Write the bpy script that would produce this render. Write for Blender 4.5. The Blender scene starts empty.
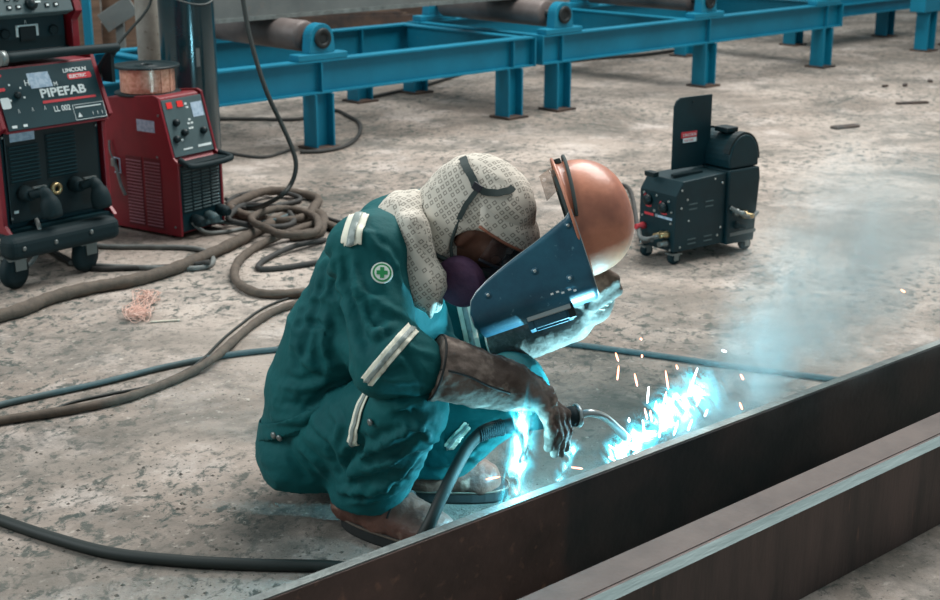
import bpy, bmesh, math, random
import numpy as np
from mathutils import Vector, Matrix, noise as mnoise

# ------------------------------------------------------------------ camera
F_PX, CAM_H = 1400.0, 1.42
TILT = math.atan(425 / F_PX)
cT, sT = math.cos(TILT), math.sin(TILT)
K = CAM_H / 1.36
scn = bpy.context.scene
C = scn.collection
cam_d = bpy.data.cameras.new('camera')
cam = bpy.data.objects.new('camera', cam_d); C.objects.link(cam)
cam_d.sensor_width = 36.0
cam_d.lens = 36.0 * F_PX / 940.0
cam.location = (0, 0, CAM_H)
cam.rotation_euler = (math.pi / 2 - TILT, 0, 0)
cam_d.clip_start, cam_d.clip_end = 0.05, 200
cam_d.dof.use_dof = True
cam_d.dof.focus_distance = 3.15
cam_d.dof.aperture_fstop = 7.0
scn.camera = cam

# ------------------------------------------------------------------ light
wd = bpy.data.worlds.new('world'); scn.world = wd
wd.use_nodes = True
bg = wd.node_tree.nodes['Background']
bg.inputs['Color'].default_value = (0.72, 0.86, 0.90, 1)
bg.inputs['Strength'].default_value = 0.33

def area(name, loc, target, size, power, col, sy=None):
    l = bpy.data.lights.new(name, 'AREA'); l.energy = power; l.color = col
    l.shape = 'RECTANGLE'; l.size = size; l.size_y = sy or size
    o = bpy.data.objects.new(name, l); C.objects.link(o); o.location = loc
    o.rotation_euler = (Vector(target) - Vector(loc)).to_track_quat('-Z', 'Y').to_euler()
    return o
area('roof_skylight', (2.5, 7.5, 7.5), (0, 4.5, 0), 7.0, 1120, (1.0, 0.97, 0.94), 5.0)
area('bay_opening', (-7.5, 2.0, 5.5), (0, 4.0, 0.3), 5.0, 370, (0.92, 0.98, 1.0), 4.0)

vs = scn.view_settings
vs.view_transform = 'Standard'; vs.look = 'None'; vs.gamma = 1.0; vs.exposure = 0.2
vs.use_curve_mapping = False
scn.cycles.use_denoising = True
scn.cycles.volume_step_rate = 1.0
scn.cycles.max_bounces = 8

# ------------------------------------------------------------------ layout helpers (photo point -> place in the shop)
def ray(px, py):
    a = (px - 470) / F_PX; b = (300 - py) / F_PX
    return np.array([a, cT + b * sT, -sT + b * cT])
def at(px, py, z=0.0):
    r = ray(px, py); t = (z - CAM_H) / r[2]
    return np.array([0, 0, CAM_H]) + r * t
def W(px, py, Y):
    r = ray(px, py)
    return np.array([0, 0, CAM_H]) + r * (Y * K / r[1])
def unit(v):
    v = np.asarray(v, float); return v / (np.linalg.norm(v) + 1e-12)
def V3(*a): return np.array(a, float)

# ------------------------------------------------------------------ materials
def hexc(h):
    h = h.lstrip('#'); out = []
    for i in (0, 2, 4):
        c = int(h[i:i + 2], 16) / 255
        out.append(c / 12.92 if c <= 0.04045 else ((c + 0.055) / 1.055) ** 2.4)
    return (*out, 1)
MATS = {}
def mat(name, col, rough=0.6, metal=0.0, col2=None, scale=8.0, mix=(0.4, 0.65), bump=0.0, bscale=60.0, spec=0.5,
        stretch=(1, 1, 1), coat=0.0, fine=None):
    m = bpy.data.materials.new(name); m.use_nodes = True
    nt = m.node_tree; N, L = nt.nodes, nt.links
    b = N['Principled BSDF']
    c1 = hexc(col)
    b.inputs['Base Color'].default_value = c1
    b.inputs['Roughness'].default_value = rough
    b.inputs['Metallic'].default_value = metal
    b.inputs['Specular IOR Level'].default_value = spec
    if coat: b.inputs['Coat Weight'].default_value = coat; b.inputs['Coat Roughness'].default_value = 0.15
    tc = N.new('ShaderNodeTexCoord'); mp = N.new('ShaderNodeMapping')
    mp.inputs['Scale'].default_value = stretch
    L.new(tc.outputs['Object'], mp.inputs['Vector'])
    if col2:
        n = N.new('ShaderNodeTexNoise'); n.inputs['Scale'].default_value = scale; n.inputs['Detail'].default_value = 6
        n.inputs['Roughness'].default_value = 0.65
        L.new(mp.outputs['Vector'], n.inputs['Vector'])
        r = N.new('ShaderNodeValToRGB'); r.color_ramp.elements[0].position, r.color_ramp.elements[1].position = mix
        r.color_ramp.elements[0].color = c1; r.color_ramp.elements[1].color = hexc(col2)
        L.new(n.outputs['Fac'], r.inputs['Fac'])
        src = r.outputs['Color']
        if fine:
            n3 = N.new('ShaderNodeTexNoise'); n3.inputs['Scale'].default_value = fine[1]; n3.inputs['Detail'].default_value = 4
            L.new(mp.outputs['Vector'], n3.inputs['Vector'])
            r3 = N.new('ShaderNodeValToRGB'); r3.color_ramp.elements[0].position, r3.color_ramp.elements[1].position = fine[2]
            r3.color_ramp.elements[0].color = (0, 0, 0, 1); r3.color_ramp.elements[1].color = (1, 1, 1, 1)
            L.new(n3.outputs['Fac'], r3.inputs['Fac'])
            mx = N.new('ShaderNodeMix'); mx.data_type = 'RGBA'
            L.new(r3.outputs['Color'], mx.inputs['Factor']); L.new(src, mx.inputs['A'])
            mx.inputs['B'].default_value = hexc(fine[0]); src = mx.outputs['Result']
        L.new(src, b.inputs['Base Color'])
    if bump:
        n2 = N.new('ShaderNodeTexNoise'); n2.inputs['Scale'].default_value = bscale; n2.inputs['Detail'].default_value = 5
        L.new(mp.outputs['Vector'], n2.inputs['Vector'])
        bp = N.new('ShaderNodeBump'); bp.inputs['Strength'].default_value = bump; bp.inputs['Distance'].default_value = 0.01
        L.new(n2.outputs['Fac'], bp.inputs['Height']); L.new(bp.outputs['Normal'], b.inputs['Normal'])
    MATS[name] = m
    return m
def emit(name, col, strength):
    m = bpy.data.materials.new(name); m.use_nodes = True
    b = m.node_tree.nodes['Principled BSDF']
    b.inputs['Base Color'].default_value = (0, 0, 0, 1)
    b.inputs['Emission Color'].default_value = hexc(col); b.inputs['Emission Strength'].default_value = strength
    MATS[name] = m; return m

mat('conveyor_blue', '#087996', 0.5, 0, '#06667f', 3.0, (0.35, 0.8), 0.08, 40, spec=0.35, fine=('#3d7884', 9, (0.68, 0.85)))
mat('roller_steel', '#544c4a', 0.5, 0.15, '#776d69', 4, (0.3, 0.75), 0.05, 60)
mat('bearing_dark', '#1d2527', 0.55, 0.3)
mat('plate_grey', '#6f7472', 0.6, 0.1, '#565d5d', 3, (0.35, 0.7), 0.05, 30, fine=('#7d6a5e', 7, (0.62, 0.8)))
mat('beam_brown', '#574844', 0.55, 0.15, '#37312f', 5, (0.35, 0.65), 0.12, 60, stretch=(2.2, 1, .35), fine=('#6f5347', 26, (0.64, 0.8)))
mat('beam_edge', '#87908d', 0.5, 0.35, '#5f6463', 16, (0.3, 0.7), 0.3, 90)
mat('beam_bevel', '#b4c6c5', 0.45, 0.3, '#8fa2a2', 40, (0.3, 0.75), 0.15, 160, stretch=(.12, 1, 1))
mat('rust_top', '#5c524d', 0.7, 0.1, '#48403d', 9, (0.35, 0.7), 0.1, 80)
mat('teal_black', '#05252b', 0.5, 0, '#083138', 6, (0.4, 0.8), spec=0.3)
mat('teal_panel', '#123339', 0.55, 0, '#173c42', 6, (0.4, 0.8), spec=0.3)
mat('rubber', '#082024', 0.7, 0, spec=0.3)
mat('black_plastic', '#051d21', 0.45, 0, spec=0.35)
mat('machine_red', '#7c0f1f', 0.42, 0, '#650c1a', 5, (0.4, 0.7), fine=('#4a1118', 20, (0.68, 0.8)))
mat('trim_red', '#5c0f1b', 0.5)
mat('slat_pink', '#8f5a63', 0.5)
mat('white_print', '#d5dedd', 0.6)
mat('label_paper', '#a9bccb', 0.7, 0, '#8fa6ba', 60, (0.45, 0.55))
mat('red_print', '#c2343c', 0.6)
mat('lamp_red', '#e0302c', 0.4)
mat('grey_metal', '#7d8584', 0.4, 0.7)
mat('grey_panel', '#3f5255', 0.5, 0, '#4a5e60', 8, (0.4, 0.7))
mat('brass', '#b4a077', 0.35, 0.8)
mat('copper', '#f2c2aa', 0.30, 0.2, '#c98a70', 70, (0.35, 0.65))
mat('copper_scrap', '#e3bdae', 0.4, 0.3)
mat('gas_bottle', '#06262c', 0.16, 0.0, '#0a343c', 5, (0.4, 0.7), 0.02, 30, coat=0.5)
mat('pale_post', '#9b9a92', 0.8, 0, '#7f7d76', 9, (0.4, 0.7), fine=('#5d4c42', 30, (0.66, 0.75)))
mat('wood', '#6e5747', 0.8, 0, '#463629', 4, (0.3, 0.7), 0.1, 40, stretch=(1, 6, 6))
mat('scrap_dark', '#352f2d', 0.8, 0.1, '#5a463a', 6, (0.4, 0.7))
mat('hose_dark', '#2d2f2e', 0.75, 0, '#3e3d3a', 30, (0.4, 0.7))
mat('hose_black', '#16211f', 0.6, 0)
mat('hose_brown', '#5c5248', 0.85, 0, '#48413a', 40, (0.4, 0.7), 0.15, 150)
mat('hose_teal', '#3f5558', 0.7, 0, '#4d6062', 30, (0.4, 0.7))
mat('hose_grey', '#6d7270', 0.7, 0, '#565a58', 30, (0.4, 0.7))
mat('coverall', '#045a5c', 0.75, 0, '#064c50', 6, (0.3, 0.75), 0.3, 40, spec=0.25)
mat('band_cream', '#ecebd8', 0.6)
mat('band_silver', '#8f9b97', 0.45, 0.1)
mat('badge_white', '#dfe9e2', 0.6)
mat('badge_green', '#178a4c', 0.6)
mat('glove_leather', '#6f645d', 0.85, 0, '#4a3f39', 9, (0.36, 0.64), 0.7, 40, spec=0.2, fine=('#978a80', 22, (0.54, 0.70)))
mat('glove_rust', '#96604a', 0.75, 0, '#7a4a3a', 18, (0.35, 0.7), 0.3, 60)
mat('boot_leather', '#6b473b', 0.55, 0, '#442e28', 10, (0.35, 0.68), 0.35, 60, fine=('#94786a', 22, (0.58, 0.72)))
mat('boot_sole', '#1c1f1f', 0.85)
mat('skin', '#7d5646', 0.55, 0, '#6a4639', 30, (0.4, 0.7))
mat('eye_white', '#c9c4bd', 0.3)
mat('eye_dark', '#1a1412', 0.3)
mat('strap', '#33403f', 0.8)
mat('resp_purple', '#5c3c59', 0.75, 0, '#49304e', 40, (0.4, 0.7), 0.2, 200)
mat('resp_face', '#232631', 0.55)
mat('hat_copper', '#c98265', 0.42, 0, '#a9684f', 9, (0.35, 0.7), 0.05, 90, fine=('#6a3f35', 8, (0.50, 0.78)), coat=0.25)
mat('shield_blue', '#0c465b', 0.42, 0.05, '#1f6479', 9, (0.35, 0.75), 0.06, 90, fine=('#6d9aa6', 60, (0.66, 0.76)), coat=0.15)
mat('shield_inside', '#20262b', 0.7)
mat('lens_dark', '#07262d', 0.12, 0.1)
mat('bright_steel', '#aab4b4', 0.3, 0.85)
mat('stone_chip', '#4a4843', 0.9, 0, '#6f6a62', 40, (0.4, 0.6))
mat('twine', '#c9bfae', 0.9)

def glass(name, col, alpha):
    m = bpy.data.materials.new(name); m.use_nodes = True
    b = m.node_tree.nodes['Principled BSDF']
    b.inputs['Base Color'].default_value = hexc(col); b.inputs['Roughness'].default_value = 0.08
    b.inputs['Alpha'].default_value = alpha
    MATS[name] = m
glass('visor_clear', '#b99a86', 0.35)
glass('goggle_clear', '#57433f', 0.45)

def m_pattern():
    m = bpy.data.materials.new('hood_cloth'); m.use_nodes = True
    nt = m.node_tree; N, L = nt.nodes, nt.links
    b = N['Principled BSDF']; b.inputs['Roughness'].default_value = 0.9; b.inputs['Specular IOR Level'].default_value = 0.15
    uv = N.new('ShaderNodeUVMap')
    mp = N.new('ShaderNodeMapping'); mp.inputs['Scale'].default_value = (78, 78, 1)
    mp.inputs['Rotation'].default_value = (0, 0, 0.35)
    L.new(uv.outputs['UV'], mp.inputs['Vector'])
    fr = N.new('ShaderNodeVectorMath'); fr.operation = 'FRACTION'; L.new(mp.outputs['Vector'], fr.inputs[0])
    sb = N.new('ShaderNodeVectorMath'); sb.operation = 'SUBTRACT'; sb.inputs[1].default_value = (.5, .5, 0); L.new(fr.outputs[0], sb.inputs[0])
    ab = N.new('ShaderNodeVectorMath'); ab.operation = 'ABSOLUTE'; L.new(sb.outputs[0], ab.inputs[0])
    sx = N.new('ShaderNodeSeparateXYZ'); L.new(ab.outputs[0], sx.inputs[0])
    mx = N.new('ShaderNodeMath'); mx.operation = 'MAXIMUM'; L.new(sx.outputs[0], mx.inputs[0]); L.new(sx.outputs[1], mx.inputs[1])
    cp = N.new('ShaderNodeMath'); cp.operation = 'COMPARE'; cp.inputs[1].default_value = 0.24; cp.inputs[2].default_value = 0.085
    L.new(mx.outputs[0], cp.inputs[0])
    fl = N.new('ShaderNodeVectorMath'); fl.operation = 'FLOOR'; L.new(mp.outputs['Vector'], fl.inputs[0])
    wn = N.new('ShaderNodeTexWhiteNoise'); L.new(fl.outputs[0], wn.inputs['Vector'])
    gt = N.new('ShaderNodeMath'); gt.operation = 'GREATER_THAN'; gt.inputs[1].default_value = 0.22; L.new(wn.outputs['Value'], gt.inputs[0])
    ml = N.new('ShaderNodeMath'); ml.operation = 'MULTIPLY'; L.new(cp.outputs[0], ml.inputs[0]); L.new(gt.outputs[0], ml.inputs[1])
    m2 = N.new('ShaderNodeMath'); m2.operation = 'MULTIPLY'; m2.inputs[1].default_value = 0.68; L.new(ml.outputs[0], m2.inputs[0])
    mc = N.new('ShaderNodeMix'); mc.data_type = 'RGBA'
    mc.inputs['A'].default_value = hexc('#cfc9bd'); mc.inputs['B'].default_value = hexc('#6b665e')
    L.new(m2.outputs[0], mc.inputs['Factor']); L.new(mc.outputs['Result'], b.inputs['Base Color'])
    MATS['hood_cloth'] = m
m_pattern()

def m_floor():
    m = bpy.data.materials.new('concrete'); m.use_nodes = True
    nt = m.node_tree; N, L = nt.nodes, nt.links
    b = N['Principled BSDF']; b.inputs['Roughness'].default_value = 0.85; b.inputs['Specular IOR Level'].default_value = 0.25
    tc = N.new('ShaderNodeTexCoord')
    def nz(scale, detail, rough=0.6, stretch=(1, 1, 1), rot=0.75, dist=0.0):
        mp = N.new('ShaderNodeMapping'); mp.inputs['Scale'].default_value = stretch; mp.inputs['Rotation'].default_value = (0, 0, -rot)
        L.new(tc.outputs['Object'], mp.inputs['Vector'])
        n = N.new('ShaderNodeTexNoise'); n.inputs['Scale'].default_value = scale; n.inputs['Detail'].default_value = detail
        n.inputs['Roughness'].default_value = rough; n.inputs['Distortion'].default_value = dist
        L.new(mp.outputs['Vector'], n.inputs['Vector']); return n.outputs['Fac']
    def ramp(fac, p0, p1, inv=False):
        r = N.new('ShaderNodeMapRange'); r.inputs['From Min'].default_value = p0; r.inputs['From Max'].default_value = p1
        if inv: r.inputs['To Min'].default_value, r.inputs['To Max'].default_value = 1, 0
        L.new(fac, r.inputs['Value']); return r.outputs['Result']
    def mul(a, bb):
        x = N.new('ShaderNodeMath'); x.operation = 'MULTIPLY'; L.new(a, x.inputs[0])
        if isinstance(bb, float): x.inputs[1].default_value = bb
        else: L.new(bb, x.inputs[1])
        return x.outputs[0]
    def over(base, col, fac):
        x = N.new('ShaderNodeMix'); x.data_type = 'RGBA'; L.new(fac, x.inputs['Factor'])
        if isinstance(base, str): x.inputs['A'].default_value = hexc(base)
        else: L.new(base, x.inputs['A'])
        x.inputs['B'].default_value = hexc(col); return x.outputs['Result']
    big = nz(0.9, 6, 0.62, (1, 1.0, 1))
    c = over('#b3a89e', '#877d74', ramp(big, 0.38, 0.60))
    c = over(c, '#c3bab3', ramp(nz(2.6, 7, 0.68, (1, .8, 1)), 0.52, 0.72))
    blot = nz(1.9, 9, 0.72, (1, 1.0, 1), 0.75, 0.6)
    c = over(c, '#4d4f4b', mul(ramp(blot, 0.48, 0.66), 0.8))
    fleck_zone = ramp(nz(1.1, 4), 0.33, 0.55)
    fl = nz(24, 6, 0.72, (1, .8, 1), 0.9, 0.4)
    c = over(c, '#3a4643', mul(mul(ramp(fl, 0.51, 0.60), fleck_zone), 0.9))
    fl2 = nz(60, 3, 0.6)
    c = over(c, '#3f4340', mul(ramp(fl2, 0.60, 0.68), 0.75))
    c = over(c, '#cbc3b8', mul(ramp(nz(38, 4), 0.60, 0.70), 0.5))
    streak = nz(1.1, 6, 0.6, (0.8, 1.9, 1), 0.77)
    c = over(c, '#716d66', mul(ramp(streak, 0.52, 0.68), 0.65))
    st2 = nz(3.2, 7, 0.7, (0.9, 1.3, 1), 0.77, 0.8)
    c = over(c, '#4f514d', mul(ramp(st2, 0.56, 0.68), 0.7))
    # floor colour turns darker and greener around the welding spot, ragged edge
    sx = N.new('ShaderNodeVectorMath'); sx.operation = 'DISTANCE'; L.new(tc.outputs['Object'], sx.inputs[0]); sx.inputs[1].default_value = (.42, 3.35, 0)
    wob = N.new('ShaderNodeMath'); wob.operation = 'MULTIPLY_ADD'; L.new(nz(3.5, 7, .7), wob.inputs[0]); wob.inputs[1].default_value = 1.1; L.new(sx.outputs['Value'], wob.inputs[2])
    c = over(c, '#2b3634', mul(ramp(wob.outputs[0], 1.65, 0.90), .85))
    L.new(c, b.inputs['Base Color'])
    bp = N.new('ShaderNodeBump'); bp.inputs['Strength'].default_value = 0.8; bp.inputs['Distance'].default_value = 0.016
    ad = N.new('ShaderNodeMath'); ad.operation = 'ADD'
    L.new(nz(13, 9, 0.72, (1, .9, 1)), ad.inputs[0]); L.new(mul(nz(3.0, 4), 1.5), ad.inputs[1])
    L.new(ad.outputs[0], bp.inputs['Height']); L.new(bp.outputs['Normal'], b.inputs['Normal'])
    MATS['concrete'] = m
m_floor()

# ------------------------------------------------------------------ mesh helpers
def root_inv(o):
    m = Matrix.Identity(4)
    while o is not None:
        m = o.matrix_basis @ m; o = o.parent
    return m.inverted()
def link_mesh(name, me, parent=None, m=None):
    if m is not None and not me.materials: me.materials.append(MATS[m] if isinstance(m, str) else m)
    o = bpy.data.objects.new(name, me); C.objects.link(o)
    if parent is not None: o.parent = parent
    return o
def thing(name, label, cat, loc=(0, 0, 0), rz=0.0, group=None):
    o = bpy.data.objects.new(name, None); C.objects.link(o)
    o.empty_display_size = 0.05; o.location = Vector(loc); o.rotation_euler = (0, 0, rz)
    return tag(o, label, cat, group)
def tag(o, label, cat=None, group=None, kind=None):
    if label: o['label'] = label
    if cat: o['category'] = cat
    if group: o['group'] = group
    if kind: o['kind'] = kind
    return o
def perp(a):
    a = unit(a); h = V3(0, 0, 1) if abs(a[2]) < 0.9 else V3(1, 0, 0)
    u = unit(np.cross(h, a)); return u, np.cross(a, u)
def spline(pts, n=8):
    P = [np.asarray(p, float) for p in pts]
    P = [2 * P[0] - P[1]] + P + [2 * P[-1] - P[-2]]
    out = []
    for i in range(1, len(P) - 2):
        p0, p1, p2, p3 = P[i - 1:i + 3]
        for k in range(n):
            t = k / n
            out.append(0.5 * ((2 * p1) + (-p0 + p2) * t + (2 * p0 - 5 * p1 + 4 * p2 - p3) * t * t + (-p0 + 3 * p1 - 3 * p2 + p3) * t ** 3))
    out.append(P[-2]); return out

class MB:
    def __init__(s): s.v = []; s.f = []; s.sm = []
    def add(s, v, f, smooth=False):
        o = len(s.v); s.v += [tuple(map(float, p)) for p in v]
        s.f += [tuple(i + o for i in q) for q in f]; s.sm += [smooth] * len(f); return s
    def box(s, c, size, A=(1, 0, 0), B=(0, 1, 0)):
        A = unit(A); B = unit(B); N = np.cross(A, B); c = np.asarray(c, float); h = np.asarray(size, float) / 2
        v = [c + A * h[0] * i + B * h[1] * j + N * h[2] * k for k in (-1, 1) for j in (-1, 1) for i in (-1, 1)]
        return s.add(v, [(0, 2, 3, 1), (4, 5, 7, 6), (0, 1, 5, 4), (2, 6, 7, 3), (0, 4, 6, 2), (1, 3, 7, 5)])
    def rings(s, R, cap=True, smooth=True, closed=True):
        n = len(R[0]); v = [p for r in R for p in r]; f = []
        for i in range(len(R) - 1):
            for j in range(n if closed else n - 1):
                k = (j + 1) % n; f.append((i * n + j, i * n + k, (i + 1) * n + k, (i + 1) * n + j))
        s.add(v, f, smooth)
        if cap:
            o = len(s.v) - len(v)
            s.f.append(tuple(o + j for j in range(n))[::-1]); s.sm.append(False)
            o2 = len(s.v) - n; s.f.append(tuple(o2 + j for j in range(n))); s.sm.append(False)
        return s
    def cyl(s, p0, p1, r0, r1=None, n=16, cap=True, smooth=True):
        p0 = np.asarray(p0, float); p1 = np.asarray(p1, float); r1 = r0 if r1 is None else r1
        u, w = perp(p1 - p0); a = [2 * math.pi * k / n for k in range(n)]
        return s.rings([[p + (u * math.cos(t) + w * math.sin(t)) * r for t in a] for p, r in ((p0, r0), (p1, r1))], cap, smooth)
    def tube(s, pts, r, n=8, cap=True):
        P = [np.asarray(p, float) for p in pts]; rr = r if hasattr(r, '__len__') else [r] * len(P)
        u = None; R = []
        for i, p in enumerate(P):
            t = unit(P[min(i + 1, len(P) - 1)] - P[max(i - 1, 0)])
            if u is None: u = perp(t)[0]
            u = unit(u - t * (u @ t)); w = np.cross(t, u)
            R.append([p + (u * math.cos(2 * math.pi * k / n) + w * math.sin(2 * math.pi * k / n)) * rr[i] for k in range(n)])
        return s.rings(R, cap, True)
    def lathe(s, prof, o, ax=(0, 0, 1), n=24, cap=True, smooth=True):
        o = np.asarray(o, float); ax = unit(ax); u, w = perp(ax)
        R = [[o + ax * h + (u * math.cos(2 * math.pi * k / n) + w * math.sin(2 * math.pi * k / n)) * max(r, 1e-4) for k in range(n)] for r, h in prof]
        return s.rings(R, cap, smooth)
    def prism(s, poly, o, A, B, depth):
        A = unit(A); B = unit(B); N = np.cross(A, B); o = np.asarray(o, float); n = len(poly)
        v = [o + A * a + B * b for a, b in poly] + [o + A * a + B * b + N * depth for a, b in poly]
        f = [tuple(range(n))[::-1], tuple(range(n, 2 * n))] + [(i, (i + 1) % n, n + (i + 1) % n, n + i) for i in range(n)]
        return s.add(v, f)
    def mesh(s, name, inv=None):
        me = bpy.data.meshes.new(name)
        v = s.v if inv is None else [tuple(inv @ Vector(p)) for p in s.v]
        me.from_pydata(v, [], s.f)
        me.polygons.foreach_set('use_smooth', s.sm); me.update()
        bm = bmesh.new(); bm.from_mesh(me); bmesh.ops.recalc_face_normals(bm, faces=bm.faces); bm.to_mesh(me); bm.free()
        return me
    def build(s, name, m, parent=None, world=False, bevel=0.0, seg=2):
        me = s.mesh(name, root_inv(parent) if (world and parent is not None) else None)
        o = link_mesh(name, me, parent, m)
        if bevel:
            b = o.modifiers.new('bevel', 'BEVEL'); b.width = bevel; b.segments = seg; b.limit_method = 'ANGLE'; b.angle_limit = 0.7
        return o
def piece(name, me, parent, loc=(0, 0, 0), rot=(0, 0, 0), m=None):
    o = link_mesh(name, me, parent, m); o.location = Vector(loc); o.rotation_euler = rot; return o
def text(s, size, o, A, B, m, parent, name='lettering', depth=0.0006, bold=0.0, sx=1.0, align='LEFT'):
    cu = bpy.data.curves.new('txt', 'FONT'); cu.body = s; cu.size = size; cu.extrude = depth; cu.offset = bold; cu.align_x = align
    t = bpy.data.objects.new('txt', cu); C.objects.link(t)
    dg = bpy.context.evaluated_depsgraph_get()
    me = bpy.data.meshes.new_from_object(t.evaluated_get(dg)); bpy.data.objects.remove(t)
    A = unit(A); B = unit(B); N = np.cross(A, B)
    M = Matrix(((A[0] * sx, B[0], N[0], o[0]), (A[1] * sx, B[1], N[1], o[1]), (A[2] * sx, B[2], N[2], o[2]), (0, 0, 0, 1)))
    me.transform(M); me.materials.clear()
    return link_mesh(name, me, parent, m)

# ------------------------------------------------------------------ soft bodies: smooth union of round cones, meshed by surface nets
def rc(a, b, ra, rb=None, lat=None, ratio=1.0):
    return ('rc', np.asarray(a, float), np.asarray(b, float), ra, ra if rb is None else rb, None if lat is None else np.asarray(lat, float), ratio)
def el(c, A, B, ra, rb, rn):
    A = unit(A); B = unit(B - A * (np.asarray(B) @ A)); return ('el', np.asarray(c, float), np.stack([A, B, np.cross(A, B)]), np.array([ra, rb, rn]))
def prim_d(p, q):
    if q[0] == 'cut': return np.maximum(prim_d(p, q[1]), (p - q[2]) @ unit(q[3]))
    if q[0] == 'rc':
        _, a, b, ra, rb, lat, ratio = q
        d = p - a; ab = b - a; L2 = ab @ ab + 1e-9
        t = np.clip((d @ ab) / L2, 0, 1)
        e = d - t[..., None] * ab
        if lat is not None:
            l = unit(lat - ab * ((lat @ ab) / L2))
            e = e - (e @ l * (1 - 1 / ratio))[..., None] * l
        return np.sqrt((e * e).sum(-1)) - (ra + (rb - ra) * t)
    _, c, M, r = q
    e = (p - c) @ M.T
    k0 = np.sqrt(((e / r) ** 2).sum(-1)) + 1e-9; k1 = np.sqrt(((e / r ** 2) ** 2).sum(-1)) + 1e-9
    return k0 * (k0 - 1) / k1
def prim_box(q):
    if q[0] == 'cut': return prim_box(q[1])
    if q[0] == 'rc':
        r = max(q[3], q[4]) * max(1, q[6]); return np.minimum(q[1], q[2]) - r, np.maximum(q[1], q[2]) + r
    r = max(q[3]); return q[1] - r, q[1] + r
def sdf(p, prims, k, cuts=(), subs=(), ks=0.01):
    f = np.full(p.shape[:-1], 1e3)
    for q in prims:
        d = prim_d(p, q); h = np.maximum(k - np.abs(f - d), 0) / k
        f = np.minimum(f, d) - h * h * k / 4
    for q in subs:
        d = -prim_d(p, q); h = np.maximum(ks - np.abs(f - d), 0) / ks
        f = np.maximum(f, d) + h * h * ks / 4
    for pt, n in cuts:
        f = np.maximum(f, (p - pt) @ unit(n))
    return f
def net(prims, h, k, cuts=(), subs=(), ks=0.01, shape=None):
    lo = np.min([prim_box(q)[0] for q in prims], 0) - 3 * h - k * .3; hi = np.max([prim_box(q)[1] for q in prims], 0) + 3 * h + k * .3
    n = np.ceil((hi - lo) / h).astype(int) + 1
    ax = [lo[i] + h * np.arange(n[i]) for i in range(3)]
    G = np.full(tuple(n), 1e3)
    # evaluate in one pass, each primitive only in its own neighbourhood
    for q in prims:
        a, b = prim_box(q); a = a - 2 * k - 3 * h; b = b + 2 * k + 3 * h
        i0 = np.clip(((a - lo) / h).astype(int), 0, n - 1); i1 = np.clip(((b - lo) / h).astype(int) + 2, 1, n)
        sl = tuple(slice(i0[j], i1[j]) for j in range(3))
        P = np.stack(np.meshgrid(ax[0][sl[0]], ax[1][sl[1]], ax[2][sl[2]], indexing='ij'), -1)
        d = prim_d(P, q); f = G[sl]; hh = np.maximum(k - np.abs(f - d), 0) / k
        G[sl] = np.minimum(f, d) - hh * hh * k / 4
    P = None
    if subs or cuts:
        P = np.stack(np.meshgrid(*ax, indexing='ij'), -1)
        for q in subs:
            d = -prim_d(P, q); hh = np.maximum(ks - np.abs(G - d), 0) / ks; G = np.maximum(G, d) + hh * hh * ks / 4
        for pt, nn in cuts: G = np.maximum(G, (P - pt) @ unit(nn))
    S = G < 0
    cs = [S[dx:n[0] - 1 + dx, dy:n[1] - 1 + dy, dz:n[2] - 1 + dz] for dx in (0, 1) for dy in (0, 1) for dz in (0, 1)]
    cnt = sum(c.astype(int) for c in cs); act = (cnt > 0) & (cnt < 8)
    idx = -np.ones(act.shape, int); cells = np.argwhere(act); idx[act] = np.arange(len(cells))
    acc = np.zeros((len(cells), 3)); num = np.zeros(len(cells))
    corners = [(dx, dy, dz) for dx in (0, 1) for dy in (0, 1) for dz in (0, 1)]
    for i, a in enumerate(corners):
        for b in corners[i + 1:]:
            if sum(abs(x - y) for x, y in zip(a, b)) != 1: continue
            ga = G[cells[:, 0] + a[0], cells[:, 1] + a[1], cells[:, 2] + a[2]]; gb = G[cells[:, 0] + b[0], cells[:, 1] + b[1], cells[:, 2] + b[2]]
            mk = (ga < 0) != (gb < 0); t = np.where(mk, ga / np.where(ga == gb, 1, ga - gb), 0)
            pt = np.array(a) + t[:, None] * (np.array(b) - np.array(a))
            acc[mk] += pt[mk]; num += mk
    v = lo + h * (cells + acc / num[:, None])
    quads = []
    for d in range(3):
        e = [(1, 2), (2, 0), (0, 1)][d]
        sl0 = [slice(1, n[j] - 1) for j in range(3)]; sl0[d] = slice(0, n[d] - 1)
        sl1 = list(sl0); sl1[d] = slice(1, n[d])
        a = S[tuple(sl0)]; b = S[tuple(sl1)]; ch = np.argwhere(a != b); off = np.array([1, 1, 1]); off[d] = 0
        ch = ch + off
        sg = S[ch[:, 0], ch[:, 1], ch[:, 2]]
        def cid(du, dv):
            q = ch.copy(); q[:, e[0]] += du; q[:, e[1]] += dv; return idx[q[:, 0], q[:, 1], q[:, 2]]
        Q = np.stack([cid(-1, -1), cid(0, -1), cid(0, 0), cid(-1, 0)], 1)
        Q[~sg] = Q[~sg][:, ::-1]; quads.append(Q)
    q = np.concatenate(quads)
    # relax a little, then pull on to the true surface
    ev = lambda p: sdf(p, prims, k, cuts, subs, ks)
    for _ in range(2):
        f0 = ev(v); g = np.stack([(ev(v + d) - f0) / 1e-4 for d in np.eye(3) * 1e-4], 1)
        stp = f0[:, None] * g / np.maximum((g * g).sum(1), 0.2)[:, None]
        L = np.linalg.norm(stp, axis=1, keepdims=True); stp *= np.minimum(1, 0.6 * h / np.maximum(L, 1e-9))
        v = v - stp
    return v, q
def vnormals(v, q):
    n = np.zeros_like(v); fn = np.cross(v[q[:, 2]] - v[q[:, 0]], v[q[:, 3]] - v[q[:, 1]])
    for j in range(4): np.add.at(n, q[:, j], fn)
    return n / (np.linalg.norm(n, axis=1, keepdims=True) + 1e-12)
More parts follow.
